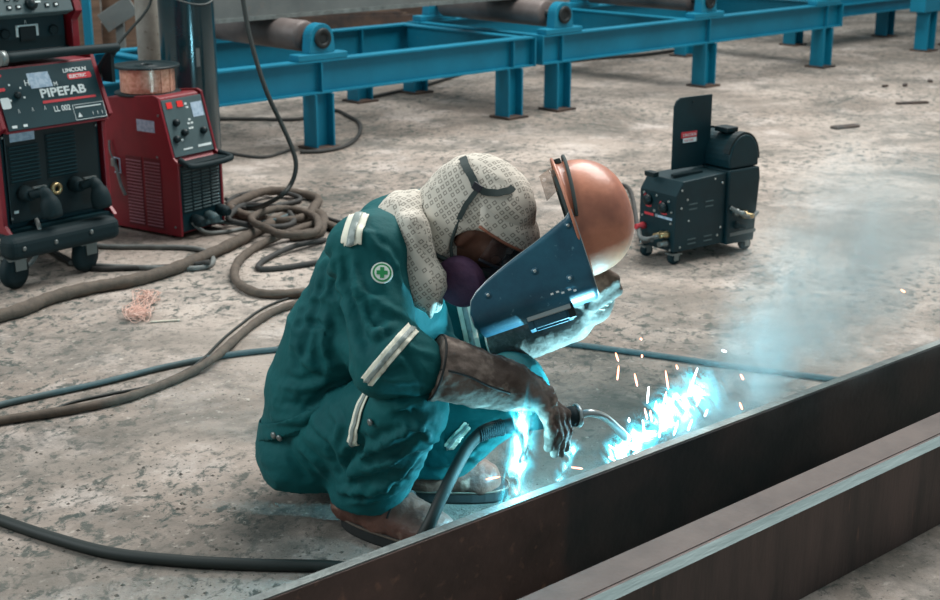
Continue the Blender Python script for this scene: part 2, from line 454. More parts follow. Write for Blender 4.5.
def fold(v, n, a, b, w, h):
    """a raised (h>0) or pressed (h<0) crease along the segment a-b"""
    a = np.asarray(a, float); b = np.asarray(b, float); ab = b - a
    t = np.clip(((v - a) @ ab) / (ab @ ab), 0, 1); d = np.linalg.norm(v - a - t[:, None] * ab, axis=1)
    return v + n * (h * np.exp(-(d / w) ** 2) * (0.35 + 0.65 * np.sin(np.pi * np.clip(t, .05, .95))))[:, None]
def on_surface(vq, px, py):
    v, q = vq; r = unit(ray(px, py)); o = V3(0, 0, CAM_H); d = v - o; s = d @ r; e = np.linalg.norm(d - np.outer(s, r), axis=1)
    n = vnormals(v, q); ok = np.where((e < .013) & ((n @ r) < 0))[0]; i = ok[np.argmin(s[ok])]
    return v[i], n[i]
def fold_on(vq, pts, w, h):
    """a crease drawn along points found on the surface itself"""
    v, q = vq; n = vnormals(v, q); P = []
    for i in range(len(pts) - 1):
        for t in np.linspace(0, 1, 7)[:-1]: P.append((pts[i][0] + (pts[i + 1][0] - pts[i][0]) * t, pts[i][1] + (pts[i + 1][1] - pts[i][1]) * t))
    P.append(pts[-1]); S = []
    for px, py in P:
        try: S.append(on_surface(vq, px, py)[0])
        except ValueError: pass
    if len(S) < 3: return vq
    S = np.array(S); m = np.arange(len(S)) / (len(S) - 1)
    best = np.full(len(v), 1e9); par = np.zeros(len(v))
    near = np.where((np.linalg.norm(v - S.mean(0), axis=1) < np.linalg.norm(S - S.mean(0), axis=1).max() + 4 * w))[0]; vn_ = v[near]
    bb = np.full(len(near), 1e9); pp_ = np.zeros(len(near))
    for k in range(len(S) - 1):
        ab = S[k + 1] - S[k]; t = np.clip(((vn_ - S[k]) @ ab) / (ab @ ab + 1e-12), 0, 1); d = np.linalg.norm(vn_ - S[k] - t[:, None] * ab, axis=1)
        up = d < bb; bb[up] = d[up]; pp_[up] = (m[k] + (m[k + 1] - m[k]) * t)[up]
    v = v.copy(); h = h * 1.3; prof = np.exp(-(bb / w) ** 2) - .45 * np.exp(-((bb - 1.9 * w) / w) ** 2)
    v[near] += n[near] * (h * prof * np.sin(np.pi * np.clip(pp_, .04, .96)) ** .6)[:, None]
    return v, q
def wrinkle(v, n, amp, sc, A=None, sq=1.0, seed=0.0):
    """cloth unevenness; squeezed along direction A so the folds run across it"""
    w = v.copy()
    if A is not None: A = unit(A); w = w + np.outer(w @ A, A) * (sq - 1)
    w = w * sc + seed
    x = np.array([mnoise.noise(Vector(p)) + 0.5 * mnoise.noise(Vector(p * 2.1 + 7)) for p in w])
    return v + n * (amp * x)[:, None]
def ridges(v, n, amp, sc, A, sq, seed):
    """crisp crease lines, as in stiff cotton drill"""
    A = unit(A); w = (v + np.outer(v @ A, A) * (sq - 1)) * sc + seed
    x = np.array([(1 - abs(mnoise.noise(Vector(p)) + .35 * mnoise.noise(Vector(p * 1.9 + 3)))) ** 6 for p in w])
    m = np.array([max(0., mnoise.noise(Vector(p * 5 + seed)) + .35) for p in v])
    return v + n * (amp * (x - .35) * m)[:, None]
def net_build(name, vq, m, parent, smooth=True):
    v, q = vq
    inv = root_inv(parent) if parent is not None else Matrix.Identity(4)
    R = np.array(inv.to_3x3()); T = np.array(inv.translation)
    me = bpy.data.meshes.new(name); me.from_pydata((v @ R.T + T).tolist(), [], q.tolist())
    me.polygons.foreach_set('use_smooth', [smooth] * len(q)); me.update()
    return link_mesh(name, me, parent, m)
def slab_strip(vq, pt, nrm, w, off, centre=None, rad=None, region=None):
    """the strip of a soft surface between two parallel planes, lifted off it: a sewn-on band"""
    v, q = vq; nrm = unit(nrm); pt = np.asarray(pt, float)
    vn = vnormals(v, q); d = (v - pt) @ nrm
    fm = (np.abs(d[q]) < w / 2 + 0.03).any(1)
    if rad is not None: fm &= (np.linalg.norm(v[q].mean(1) - np.asarray(centre), axis=1) < rad)
    if region is not None: fm &= region(v[q].mean(1), vn[q].mean(1))
    bm = bmesh.new(); vv = {}
    for f in q[fm]:
        for i in f:
            if i not in vv: vv[i] = bm.verts.new(v[i] + vn[i] * off)
        try: bm.faces.new([vv[i] for i in f])
        except ValueError: pass
    for sgn in (-1, 1):
        bmesh.ops.bisect_plane(bm, geom=bm.verts[:] + bm.edges[:] + bm.faces[:], plane_co=Vector(pt + nrm * sgn * w / 2), plane_no=Vector(nrm * sgn), clear_outer=True)
    for f in bm.faces: f.smooth = True
    bm.normal_update()
    return bm
def bm_build(name, bm, m, parent, solid=0.0):
    bmesh.ops.transform(bm, matrix=root_inv(parent), verts=bm.verts)
    me = bpy.data.meshes.new(name); bm.to_mesh(me); bm.free()
    o = link_mesh(name, me, parent, m)
    if solid:
        s = o.modifiers.new('thickness', 'SOLIDIFY'); s.thickness = solid; s.offset = 1
    return o

# ================================================================== SETTING
fl = MB(); fl.add([(-30, -6, 0), (30, -6, 0), (30, 45, 0), (-30, 45, 0)], [(0, 1, 2, 3)])
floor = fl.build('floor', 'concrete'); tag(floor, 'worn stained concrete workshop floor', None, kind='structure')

# ------------------------------------------------------------------ loose chips and grit on the floor
random.seed(4)
mb = MB()
for i in range(900):
    if i < 620: p = at(random.uniform(-20, 620), random.uniform(380, 600))
    else: p = at(random.uniform(0, 940), random.uniform(60, 380))
    r = random.choice((0.002, 0.003, 0.003, 0.004, 0.006)); a = random.uniform(0, 6.28)
    pts = [(p[0] + r * random.uniform(.6, 1.4) * math.cos(a + k * 1.57), p[1] + r * random.uniform(.6, 1.3) * math.sin(a + k * 1.57), 0.0) for k in range(4)]
    mb.add(pts + [(p[0], p[1], r * random.uniform(.5, .9))], [(0, 1, 4), (1, 2, 4), (2, 3, 4), (3, 0, 4)])
grit = mb.build('floor_grit', 'stone_chip'); tag(grit, 'dark grit and slag chips strewn over the concrete floor', 'grit', kind='stuff')

# ================================================================== STEEL IN THE FOREGROUND
ZB = 0.2184
def beam_frame(p0, p1):
    d = unit((p1 - p0) * V3(1, 1, 0)); return math.atan2(d[1], d[0]), d
# long plate standing on edge
a, b = at(265, 600, ZB), at(940, 345, ZB)
rz, d = beam_frame(a, b)
def m_plate():
    m = mat('plate_scale', '#6b544d', 0.5, 0.1, '#483b37', 5, (0.35, 0.68), 0.12, 50, fine=('#8a6858', 34, (0.60, 0.74)))
    nt = m.node_tree; N, L = nt.nodes, nt.links
    bs = N['Principled BSDF']; src = bs.inputs['Base Color'].links[0].from_socket
    tc = N.new('ShaderNodeTexCoord'); sx = N.new('ShaderNodeSeparateXYZ'); L.new(tc.outputs['Object'], sx.inputs[0])
    n = N.new('ShaderNodeTexNoise'); n.inputs['Scale'].default_value = 14; L.new(tc.outputs['Object'], n.inputs['Vector'])
    ad = N.new('ShaderNodeMath'); ad.operation = 'MULTIPLY_ADD'; ad.inputs[1].default_value = 0.05; L.new(n.outputs['Fac'], ad.inputs[0]); L.new(sx.outputs[0], ad.inputs[2])
    mr = N.new('ShaderNodeMapRange'); mr.inputs['From Min'].default_value = 0.735; mr.inputs['From Max'].default_value = 0.765; L.new(ad.outputs[0], mr.inputs['Value'])
    n2 = N.new('ShaderNodeTexNoise'); n2.inputs['Scale'].default_value = 5; n2.inputs['Detail'].default_value = 6; L.new(tc.outputs['Object'], n2.inputs['Vector'])
    r2 = N.new('ShaderNodeValToRGB'); r2.color_ramp.elements[0].color = hexc('#2a3234'); r2.color_ramp.elements[1].color = hexc('#4d4543')
    r2.color_ramp.elements[0].position = .35; r2.color_ramp.elements[1].position = .7
    L.new(n2.outputs['Fac'], r2.inputs['Fac'])
    mx = N.new('ShaderNodeMix'); mx.data_type = 'RGBA'; L.new(mr.outputs[0], mx.inputs['Factor']); L.new(src, mx.inputs['A']); L.new(r2.outputs['Color'], mx.inputs['B'])
    L.new(mx.outputs['Result'], bs.inputs['Base Color'])
m_plate()
TP = 0.026
plate = thing('steel_plate', 'long rust-brown steel plate standing on edge in front of the crouching welder', 'steel plate', (a[0], a[1], 0), rz)
mb = MB().box((1.3, TP / 2, ZB / 2 - .001), (3.9, TP, ZB - .002)); mb.build('plate_body', 'plate_scale', plate, bevel=.002)
mb = MB().box((1.3, TP / 2, ZB), (3.896, TP - .003, .004)); mb.build('cut_edge', 'beam_edge', plate, bevel=.0015)
PLATE_O, PLATE_D = V3(a[0], a[1], 0), d
PLATE_N = V3(-d[1], d[0], 0)
# bevelled channel nearer to the camera
a, b = at(598, 600, ZB), at(940, 440, ZB)
rz, d = beam_frame(a, b)
chn = thing('steel_channel', 'dark brown steel bar with a bright pale top edge beside the upright plate', 'steel channel', (a[0], a[1], 0), rz)
pts = [(0.0, 0.0), (0.0, ZB - .014), (.013, ZB), (.092, ZB), (.092, ZB - .012), (.012, ZB - .026), (.012, .016), (.092, .012), (.092, 0)]
mb = MB(); mb.prism(pts, (-1.2, 0, 0), (0, 1, 0), (0, 0, 1), 3.6); mb.build('channel_body', 'beam_brown', chn, bevel=.0012)
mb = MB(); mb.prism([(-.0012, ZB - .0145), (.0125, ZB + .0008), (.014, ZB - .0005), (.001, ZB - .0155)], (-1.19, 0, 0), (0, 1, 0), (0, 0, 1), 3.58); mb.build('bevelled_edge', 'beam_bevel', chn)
mb = MB().box((.6, .055, ZB + .0008), (3.58, .070, .002)); mb.build('flange_top', 'rust_top', chn)

# ================================================================== ROLLER CONVEYOR
cd = unit(V3(.724, .69, 0)); crz = math.atan2(cd[1], cd[0]); cn = V3(-cd[1], cd[0], 0); CO = V3(-.815, 7.522, 0)
def ibeam(mb, p0, p1, side, h, w, tf, tw):
    p0 = np.asarray(p0, float); p1 = np.asarray(p1, float); A = unit(p1 - p0); S = unit(side); U = np.cross(A, S); c = (p0 + p1) / 2; L = np.linalg.norm(p1 - p0)
    mb.box(c + U * (h / 2 - tf / 2), (L, w, tf), A, S); mb.box(c - U * (h / 2 - tf / 2), (L, w, tf), A, S); mb.box(c, (L, tw, h - 2 * tf), A, S)
    return mb
ZT, ZR = .478, .300
def conveyor(label, x0, x1, legs_n, legs_f, rollers, crosses, wdt=1.12):
    t = thing('roller_conveyor', label, 'conveyor', CO, crz, 'blue roller conveyor sections')
    for y in (0.0, wdt):
        mb = ibeam(MB(), (x0, y, (ZT + ZR) / 2), (x1, y, (ZT + ZR) / 2), (0, 1, 0), ZT - ZR, .085, .010, .008); mb.build('side_rail', 'conveyor_blue', t)
    for x in (x0, x1):
        for y in (0.0, wdt): MB().box((x, y, (ZT + ZR) / 2), (.010, .10, ZT - ZR)).build('end_plate', 'conveyor_blue', t)
    for x in crosses:
        ibeam(MB(), (x, .04, (ZT + ZR) / 2), (x, wdt - .04, (ZT + ZR) / 2), (1, 0, 0), ZT - ZR - .004, .075, .010, .008).build('cross_beam', 'conveyor_blue', t)
    for xs, y in ((legs_n, 0.0), (legs_f, wdt)):
        for x in xs:
            g = ibeam(MB(), (x, y, .012), (x, y, ZR - .002), (0, 1, 0), .125, .115, .011, .009).build('leg', 'conveyor_blue', t)
            MB().box((x, y, .007), (.17, .17, .014)).build('base_plate', 'scrap_dark', g)
            MB().box((x, y - .025, (ZT + ZR) / 2), (.009, .03, ZT - ZR - .022)).build('stiffener', 'conveyor_blue', g)
    for x in rollers:
        r = MB(); R = .083
        r.lathe([(.02, -.0), (R * .82, 0), (R, .012), (R, wdt - .232), (R * .82, wdt - .22), (.02, wdt - .22)], (x, .11, .592), (0, 1, 0), 28)
        ro = r.build('roller', 'roller_steel', t)
        MB().cyl((x, -.045, .592), (x, wdt + .045, .592), .024).build('shaft', 'bearing_dark', ro)
        for y, s in ((0.0, -1), (wdt, 1)):
            bb = MB(); bb.box((x, y, ZT + .018), (.33, .085, .036))
            bb.build('bearing_base', 'conveyor_blue', t, bevel=.006)
            pl = [(-.085, 0), (.085, 0)] + [(.078 * math.cos(q), .078 + .078 * math.sin(q)) for q in np.linspace(0.1, math.pi - .1, 14)]
            hb = MB().prism(pl, (x, y + .035, .514), (1, 0, 0), (0, 0, 1), .07).build('bearing_housing', 'conveyor_blue', t, bevel=.004)
            MB().lathe([(.03, 0), (.052, 0), (.055, .010), (.05, .016), (.03, .018), (.028, .008)], (x, y + s * .034, .592), (0, s, 0), 24).build('bearing_cap', 'bearing_dark', hb)
    return t
conveyor('blue roller conveyor section carrying the grey steel beam', -2.6, 1.632, (0.0, 1.455), (-1.5, 1.20), (.01, -1.6), (1.585, -.62))
conveyor('blue roller conveyor section with two bare rollers behind the wire feeder', 1.70, 5.05, (1.887, 3.390, 4.863), (1.72, 4.66), (1.898, 3.375, 4.86), (1.75, 3.2, 5.0), 1.16)
# third, lower section at the far right
t = thing('conveyor_stand', 'blue steel stand past the end of the roller conveyors', 'stand', CO, crz)
ibeam(MB(), (5.1, .62, .31), (7.4, .62, .31), (0, 1, 0), .10, .07, .009, .008).build('tie_beam', 'conveyor_blue', t)
MB().box((6.62, -.02, .48), (.78, .14, .30)).build('end_box', 'conveyor_blue', t, bevel=.004)
for x, y in ((6.40, -.02), (6.95, .02)):
    g = ibeam(MB(), (x, y, .012), (x, y, .33), (0, 1, 0), .13, .12, .011, .009).build('leg', 'conveyor_blue', t)
    MB().box((x, y, .007), (.17, .17, .014)).build('base_plate', 'scrap_dark', g)
for x, y in ((7.15, .80), (5.95, .98)):
    g = ibeam(MB(), (x, y, .012), (x, y, .33), (0, 1, 0), .13, .12, .011, .009).build('leg', 'conveyor_blue', t)
    MB().box((x, y, .007), (.17, .17, .014)).build('base_plate', 'scrap_dark', g)
mb = MB().box((6.55, .8, .42), (1.5, .3, .2)); mb.build('rear_box', 'conveyor_blue', t, bevel=.004)

# grey steel beam lying on the rollers
t = thing('steel_beam', 'long grey steel beam lying on the conveyor rollers', 'steel beam', CO + V3(0, 0, .670), crz)
MB().box((.95, .46, .17), (3.3, .26, .34)).build('beam_body', 'plate_grey', t, bevel=.004)
MB().box((.95, .327, .012), (3.3, .012, .022)).build('bottom_seam', 'beam_edge', t)

# ================================================================== WELDING POWER SOURCE ON A CART
t = thing('welding_power_source', 'wheeled dark welding power source with big white lettering on a tilted panel', 'welding machine', (-1.651, 4.814, 0), math.radians(49.56))
MB().box((.25, .30, .38), (.42, .50, .36)).build('housing', 'teal_black', t, bevel=.006)
MB().box((.25, .0435, .385), (.385, .010, .33)).build('front_cover', 'black_plastic', t, bevel=.003)
for x in (.028, .472):
    MB().prism([(-.005, .19), (.52, .19), (.52, .79), (.075, .79), (-.022, .575), (.03, .54), (.03, .22)], (x + .009, 0, 0), (0, 1, 0), (0, 0, 1), -.018).build('side_panel', 'machine_red', t, bevel=.003)
MB().prism([(-.022, .555), (.50, .555), (.50, .775), (.062, .775)], (.037, 0, 0), (0, 1, 0), (0, 0, 1), .426).build('console', 'machine_red', t, bevel=.003)
PA = V3(1, 0, 0); PB = unit(V3(0, .082, .216)); PN = np.cross(PA, PB); PO = V3(.045, -.021, .56) + PN * .001
def pp(x, s): return PO + PA * (x - .045) + PB * s
MB().prism([(0, .004), (.410, .004), (.410, .222), (0, .222)], PO, PA, PB, .004).build('control_panel', 'teal_panel', t, bevel=.001)
PS = PN * .0048
text('PIPEFAB', .044, pp(.205, .106) + PS, PA, PB, 'white_print', t, bold=.0011, sx=1.25)
mb = MB().prism([(0, 0), (.225, 0), (.222, .008), (.003, .010)], pp(.205, .084) + PS, PA, PB, .0008); mb.build('underline', 'red_print', t)
text('LINCOLN', .020, pp(.322, .186) + PS, PA, PB, 'white_print', t, bold=.0004, sx=1.15)
MB().prism([(.005, 0), (.095, 0), (.1, .005), (.1, .017), (.095, .022), (.005, .022), (0, .017), (0, .005)], pp(.335, .158) + PS, PA, PB, .0008).build('brand_pill', 'red_print', t)
text('ELECTRIC', .0165, pp(.341, .1635) + PS + PN * .001, PA, PB, 'white_print', t, bold=.0003)
text('LL 002', .028, pp(.242, .050) + PS, PA, PB, 'white_print', t, bold=.0003, sx=.9)
MB().prism([(0, 0), (.088, 0), (.082, .056), (-.006, .056)], pp(.178, .142) + PS, PA, PB, .0008).build('paper_sticker', 'label_paper', t)
text('H', .03, pp(.155, .155) + PS, PA, PB, 'white_print', t); text('M', .022, pp(.27, .142) + PS, PA, PB, 'white_print', t)
for (x0, y0, x1, y1) in ((.32, .008, .452, .0095), (.32, .0635, .452, .065), (.32, .008, .3215, .065), (.451, .008, .4525, .065), (.33, .052, .44, .056)):
    MB().prism([(0, 0), (x1 - x0, 0), (x1 - x0, y1 - y0), (0, y1 - y0)], pp(x0, y0) + PS, PA, PB, .0005).build('printed_line', 'white_print', t)
for x in (.395, .415, .435): text('I', .018, pp(x, .02) + PS, PA, PB, 'white_print', t)
MB().prism([(0, 0), (.018, 0), (.009, .017)], pp(.332, .018) + PS, PA, PB, .0005).build('warning_mark', 'white_print', t)
for x in (.10, .155, .205): text('/\\', .02, pp(x, .062) + PS, PA, PB, 'white_print', t, sx=.7)
for x, s, w in ((.06, .012, .02), (.105, .012, .016)): MB().prism([(0, 0), (w, 0), (w, .009), (0, .009)], pp(x, s) + PS, PA, PB, .0005).build('printed_mark', 'white_print', t)
MB().prism([(0, .004), (.004, 0), (.03, 0), (.036, .006), (.036, .034), (.03, .04), (.004, .04), (0, .036)], pp(.045, .082) + PS, PA, PB, .0008).build('round_label', 'white_print', t)
for s, c in ((.195, 'red_print'), (.145, 'red_print')): MB().prism([(0, 0), (.026, 0), (.03, .006), (.026, .012), (0, .012)], pp(.046, s) + PS, PA, PB, .001).build('indicator', c, t)
kn = MB().lathe([(.012, 0), (.013, .004), (.010, .014), (.004, .015)], pp(.115, .125) + PS, PN, 16).build('knob', 'black_plastic', t)
for x, s in ((.095, .165), (.135, .15), (.085, .11), (.14, .115)): MB().lathe([(.004, 0), (.004, .001)], pp(x, s) + PS, PN, 8).build('printed_dot', 'white_print', t)
# front cover: label, louvres, sockets
MB().box((.13, .0375, .535), (.10, .002, .042)).build('front_label', 'label_paper', t)
sl = MB().prism([(0, 0), (.006, -.006), (.006, -.009), (0, -.004)], (-.06, 0, 0), (0, 1, 0), (0, 0, 1), .12).mesh('slat')
sl.materials.append(MATS['teal_panel'])
for x0, n, z0 in ((.13, 10, .365), (.285, 12, .362)):
    v = MB().box((x0, .0378, z0 + n * .0135 / 2), (.128, .002, n * .0135 + .01)).build('vent', 'black_plastic', t)
    for k in range(n): piece('slat', sl, v, (x0, .0305, z0 + .012 + k * .0135))
for x in (.135, .347):
    s = MB().lathe([(.030, 0), (.030, .02), (.024, .035), (.02, .05)], (x - .02, .038, .325), (0, -1, 0), 16).build('socket', 'rubber', t)
    MB().tube(spline([(x - .02, -.01, .325), (x + .01, -.04, .335), (x + .022, -.055, .31), (x + .03, -.06, .245)], 5), [.017] * 5 + [.024] * 5 + [.030, .034, .037, .038, .038, .036], 12).build('connector_boot', 'rubber', s)
    MB().box((x + .005, -.03, .355), (.05, .014, .006)).build('clip', 'grey_metal', s)
s = MB().lathe([(.012, 0), (.023, 0), (.023, .014), (.011, .016), (.011, .004)], (.247, .038, .322), (0, -1, 0), 18, cap=False).build('socket', 'brass', t)
for x, z in ((.08, .262), (.22, .262), (.245, .255)): MB().box((x, .037, z), (.018, .002, .01)).build('printed_mark', 'white_print', t)
for z, x in ((.535, .05), (.53, .44), (.30, .43), (.24, .06)): MB().lathe([(.006, 0), (.004, .004)], (x, .038, z), (0, -1, 0), 10).build('screw', 'grey_metal', t)
# cart
MB().box((.20, -.045, .160), (.47, .09, .085)).build('front_bumper', 'rubber', t, bevel=.03, seg=4)
MB().box((.25, .30, .185), (.46, .56, .03)).build('cart_deck', 'teal_black', t)
for x, z in ((.02, .16), (.15, .16), (.30, .168)): MB().lathe([(.009, 0), (.006, .005)], (x, -.09, z), (0, -1, 0), 10).build('bolt', 'grey_metal', t)
for x, y in ((.02, -.01), (.318, -.01), (.04, .50), (.42, .50)):
    c = MB().box((x, y, .113), (.07, .07, .008)); c.box((x - .010, y + .030, .092), (.045, .006, .045)); c.box((x + .010, y - .030, .092), (.045, .006, .045))
    c = c.build('caster_fork', 'grey_metal', t)
    A = unit(V3(.30, -.95, 0)); q = V3(x, y, .064)
    MB().lathe([(.02, -.022), (.05, -.022), (.062, -.014), (.064, 0), (.062, .014), (.05, .022), (.02, .022)], q, A, 28).build('wheel', 'rubber', c)
hd = MB().tube(spline([(.015, -.065, .824), (.25, -.065, .824), (.46, -.065, .820), (.488, -.055, .818), (.497, -.02, .80), (.495, .09, .70)], 6), .0165, 12)
hd.build('push_handle', 'rubber', t); MB().prism([(-.03, .69), (.03, .69), (.03, .74), (-.03, .83)], (.496, 0, 0), (0, 1, 0), (0, 0, 1), -.014).build('handle_bracket', 'black_plastic', t)
MB().cyl((.005, -.065, .824), (.03, -.065, .824), .026, n=18).build('handle_end', 'grey_metal', t)
# feeder standing on the power source
b = t.matrix_basis @ Vector((.2, .03, .79))
fd = thing('control_box', 'red box with a grey keypad standing on top of the lettered power source', 'control box', b, math.radians(49.56))
MB().box((0, .2, .02), (.36, .36, .04)).build('foot_plate', 'black_plastic', fd, bevel=.004)
for x in (-.165, .175):
    MB().prism([(-.005, .025), (.36, .025), (.36, .40), (.05, .40), (-.035, .165), (-.005, .135)], (x + .02, 0, 0), (0, 1, 0), (0, 0, 1), -.03 if x > 0 else -.09).build('side_cheek', 'machine_red', fd, bevel=.003)
MB().box((.02, .19, .10), (.27, .33, .14)).build('recess', 'teal_black', fd, bevel=.003)
KA, KB = V3(1, 0, 0), unit(V3(0, .085, .235)); KN = np.cross(KA, KB); KO = V3(-.145, -.04, .168)
MB().prism([(0, 0), (.30, 0), (.30, .25), (0, .25)], KO, KA, KB, -.05).build('keypad_panel', 'grey_panel', fd, bevel=.004)
for i, (x, s) in enumerate(((.04, .02), (.075, .02), (.04, .05), (.075, .05), (.19, .02), (.225, .02), (.19, .05), (.225, .05))):
    k = MB().prism([(0, 0), (.018, 0), (.018, .014), (0, .014)], KO + KA * x + KB * s, KA, KB, .004).build('button', 'black_plastic', fd)
    MB().prism([(.004, .003), (.014, .003), (.014, .010), (.004, .010)], KO + KA * x + KB * s + KN * .004, KA, KB, .0008).build('button_mark', 'white_print', k)
k = MB().lathe([(.022, 0), (.022, .012), (.014, .022), (.005, .023)], KO + KA * .135 + KB * .035, KN, 20).build('dial', 'black_plastic', fd)
MB().box(KO + KA * .15 + KB * .035 + KN * .023, (.022, .006, .003), KA, KB).build('dial_pointer', 'white_print', k)
for x0, x1, z0, z1 in ((-.045, .045, .118, .126), (-.045, -.036, .085, .126), (.036, .045, .085, .126)): MB().box(((x0 + x1) / 2, .024, (z0 + z1) / 2), (x1 - x0, .003, z1 - z0)).build('socket_bracket', 'white_print', fd)
MB().box((0, .022, .095), (.06, .006, .05)).build('socket_cover', 'black_plastic', fd)
for x in (-.09, .105): MB().lathe([(.018, 0), (.018, .008), (.012, .010)], (x, .025, .10), (0, -1, 0), 16).build('socket', 'rubber', fd)
text('/\\', .016, V3(-.01, .0225, .130), V3(1, 0, 0), V3(0, 0, 1), 'white_print', fd)

# ================================================================== RED WELDER WITH A SPOOL ON TOP
RZ = math.radians(56.1)
t = thing('red_welder', 'red box welder standing on the floor with a copper wire spool on top', 'welding machine', (at(180, 240)[0], at(180, 240)[1], 0), RZ)
prof = [(0.0, .02), (0.0, .305), (.022, .325), (.088, .565), (.11, .572), (.457, .535), (.457, .02)]
MB().prism(prof, (.012, 0, 0), (0, 1, 0), (0, 0, 1), .227).build('housing', 'machine_red', t, bevel=.006)
for x in (.0, .241): MB().prism([(-.012, .012), (-.012, .315), (.012, .335), (.078, .572), (.10, .580), (.462, .542), (.462, .012)], (x, 0, 0), (0, 1, 0), (0, 0, 1), .012).build('side_panel', 'machine_red', t, bevel=.003)
MB().box((.126, -.004, .165), (.226, .012, .27)).build('lower_front', 'teal_black', t, bevel=.002)
QA = V3(1, 0, 0); QB = unit(V3(0, .066, .24)); QN = np.cross(QA, QB); QO = V3(.016, .021, .333) + QN * .003
MB().prism([(0, 0), (.222, 0), (.222, .232), (0, .232)], QO, QA, QB, .004).build('control_panel', 'grey_panel', t, bevel=.0015)
def qp(x, s): return QO + QA * x * .92 + QB * s + QN * .0045
for x, w, c in ((.022, .03, 'lamp_red'), (.085, .032, 'lamp_red')): MB().prism([(0, 0), (w, 0), (w, .025), (0, .025)], qp(x, .195), QA, QB, .002).build('display', c, t)
MB().prism([(0, 0), (.062, 0), (.062, .06), (0, .06)], qp(.165, .145), QA, QB, .001).build('chart_label', 'label_paper', t)
for x, s in ((.05, .135), (.085, .09), (.20, .085), (.03, .07)): MB().lathe([(.015, 0), (.015, .008), (.010, .020), (.003, .021)], qp(x, s), QN, 16).build('knob', 'black_plastic', t)
for x, s in ((.13, .20), (.135, .185), (.12, .12), (.13, .135), (.14, .12), (.12, .10), (.135, .10), (.06, .06)): MB().prism([(0, 0), (.012, 0), (.012, .008), (0, .008)], qp(x, s), QA, QB, .001).build('printed_mark', 'white_print', t)
MB().prism([(0, 0), (.075, 0), (.075, .010), (0, .010)], qp(.15, .022), QA, QB, .001).build('name_strip', 'white_print', t); MB().prism([(0, 0), (.05, 0), (.05, .006), (0, .006)], qp(.06, .022), QA, QB, .001).build('name_strip', 'white_print', t)
MB().tube(spline([(.02, -.008, .325), (.012, -.05, .315), (.02, -.078, .308), (.13, -.085, .306), (.234, -.078, .308), (.248, -.05, .315), (.242, -.008, .325)], 6), .0125, 10).build('front_handle', 'rubber', t)
MB().box((.128, -.035, .312), (.21, .07, .012)).build('front_shelf', 'black_plastic', t)
sl2 = MB().prism([(0, 0), (-.005, -.003), (-.005, -.0055), (0, -.0045)], (0, -.043, 0), (1, 0, 0), (0, 0, 1), -.086).mesh('slat'); sl2.materials.append(MATS['slat_pink'])
for y0 in (.238, .131):
    v = MB().box((-.0008, y0, .176), (.0016, .094, .29)).build('vent', 'trim_red', t)
    for k in range(20): piece('slat', sl2, v, (-.0012, y0, .046 + k * .0137))
sl3 = MB().prism([(0, 0), (-.005, -.003), (-.005, -.006), (0, -.005)], (.022, 0, 0), (0, 1, 0), (0, 0, 1), -.044).mesh('slat'); sl3.materials.append(MATS['grey_panel'])
for x0 in (.045, .098, .151, .204):
    v = MB().box((x0, -.0105, .20), (.05, .002, .19)).build('vent', 'black_plastic', t)
    for k in range(13): piece('slat', sl3, v, (x0, -.0112, .118 + k * .0137))
MB().box((-.0008, .155, .452), (.0016, .10, .048)).build('side_label', 'label_paper', t)
for y, z in ((.08, .50), (.43, .51), (.02, .05), (.43, .05), (.10, .33)): MB().lathe([(.006, 0), (.004, .004)], (0, y, z), (-1, 0, 0), 10).build('screw', 'grey_metal', t)
for x, c, col in ((.07, .075, 'hose_grey'), (.15, .075, 'hose_teal'), (.22, .09, 'hose_grey')):
    s = MB().lathe([(.02, 0), (.024, .01), (.024, .04), (.015, .06)], (x, -.010, c), (0, -1, -.15), 14).build('output_plug', 'rubber' if x != .15 else 'hose_teal', t)
for y in (.06, .40):
    for x in (.04, .21): MB().lathe([(.02, 0), (.018, .02)], (x, y, .001), (0, 0, 1), 12).build('rubber_foot', 'rubber', t)
RW = t
# hook with a lead hanging on the side of the red welder
b = RW.matrix_basis @ Vector((-.003, .345, .285))
hk = thing('hanging_clamp', 'small pale wire clamp hanging on the side of the red welder', 'clamp', b, RZ)
MB().tube(spline([(-.006, .02, .09), (-.012, .015, .05), (-.01, .0, .01), (-.012, -.02, -.03), (-.02, -.045, -.085), (-.016, -.065, -.13)], 5), [.004] * 10 + [.007] * 16, 8).build('lead', 'hose_grey', hk)
MB().tube([(-.008, 0, .02), (-.012, -.04, .02), (-.012, -.04, -.04), (-.01, -.005, -.04)], .003, 6).build('wire_loop', 'label_paper', hk)
MB().box((-.009, .0, .0), (.016, .022, .035)).build('clamp_jaw', 'grey_metal', hk, bevel=.004)

# spool
b = RW.matrix_basis @ Vector((.125, .262, .5615))
t = thing('wire_spool', 'black-flanged spool of bright copper welding wire on the red welder', 'wire spool', b, 0.3)
MB().lathe([(.03, 0), (.134, 0), (.136, .004), (.134, .008), (.03, .008)], (0, 0, 0), n=48).build('lower_flange', 'black_plastic', t)
fr = [(.134, .108), (.136, .112), (.134, .117), (.124, .117), (.118, .112), (.05, .112), (.046, .117), (.028, .117), (.028, .108)]
MB().lathe(fr + [fr[0]], (0, 0, 0), n=48, cap=False).build('upper_flange', 'black_plastic', t)
pr = [(.05, .0085)]
for k in range(24): pr += [(.107, .009 + k * .0041), (.1098, .011 + k * .0041)]
wi = MB().lathe(pr + [(.107, .1075), (.05, .1078)], (0, 0, 0), n=48, cap=False); wi.build('copper_winding', 'copper', t)
MB().lathe([(.028, .0), (.045, .002), (.045, .114), (.028, .114)], (0, 0, 0), n=24, cap=False).build('hub', 'black_plastic', t)
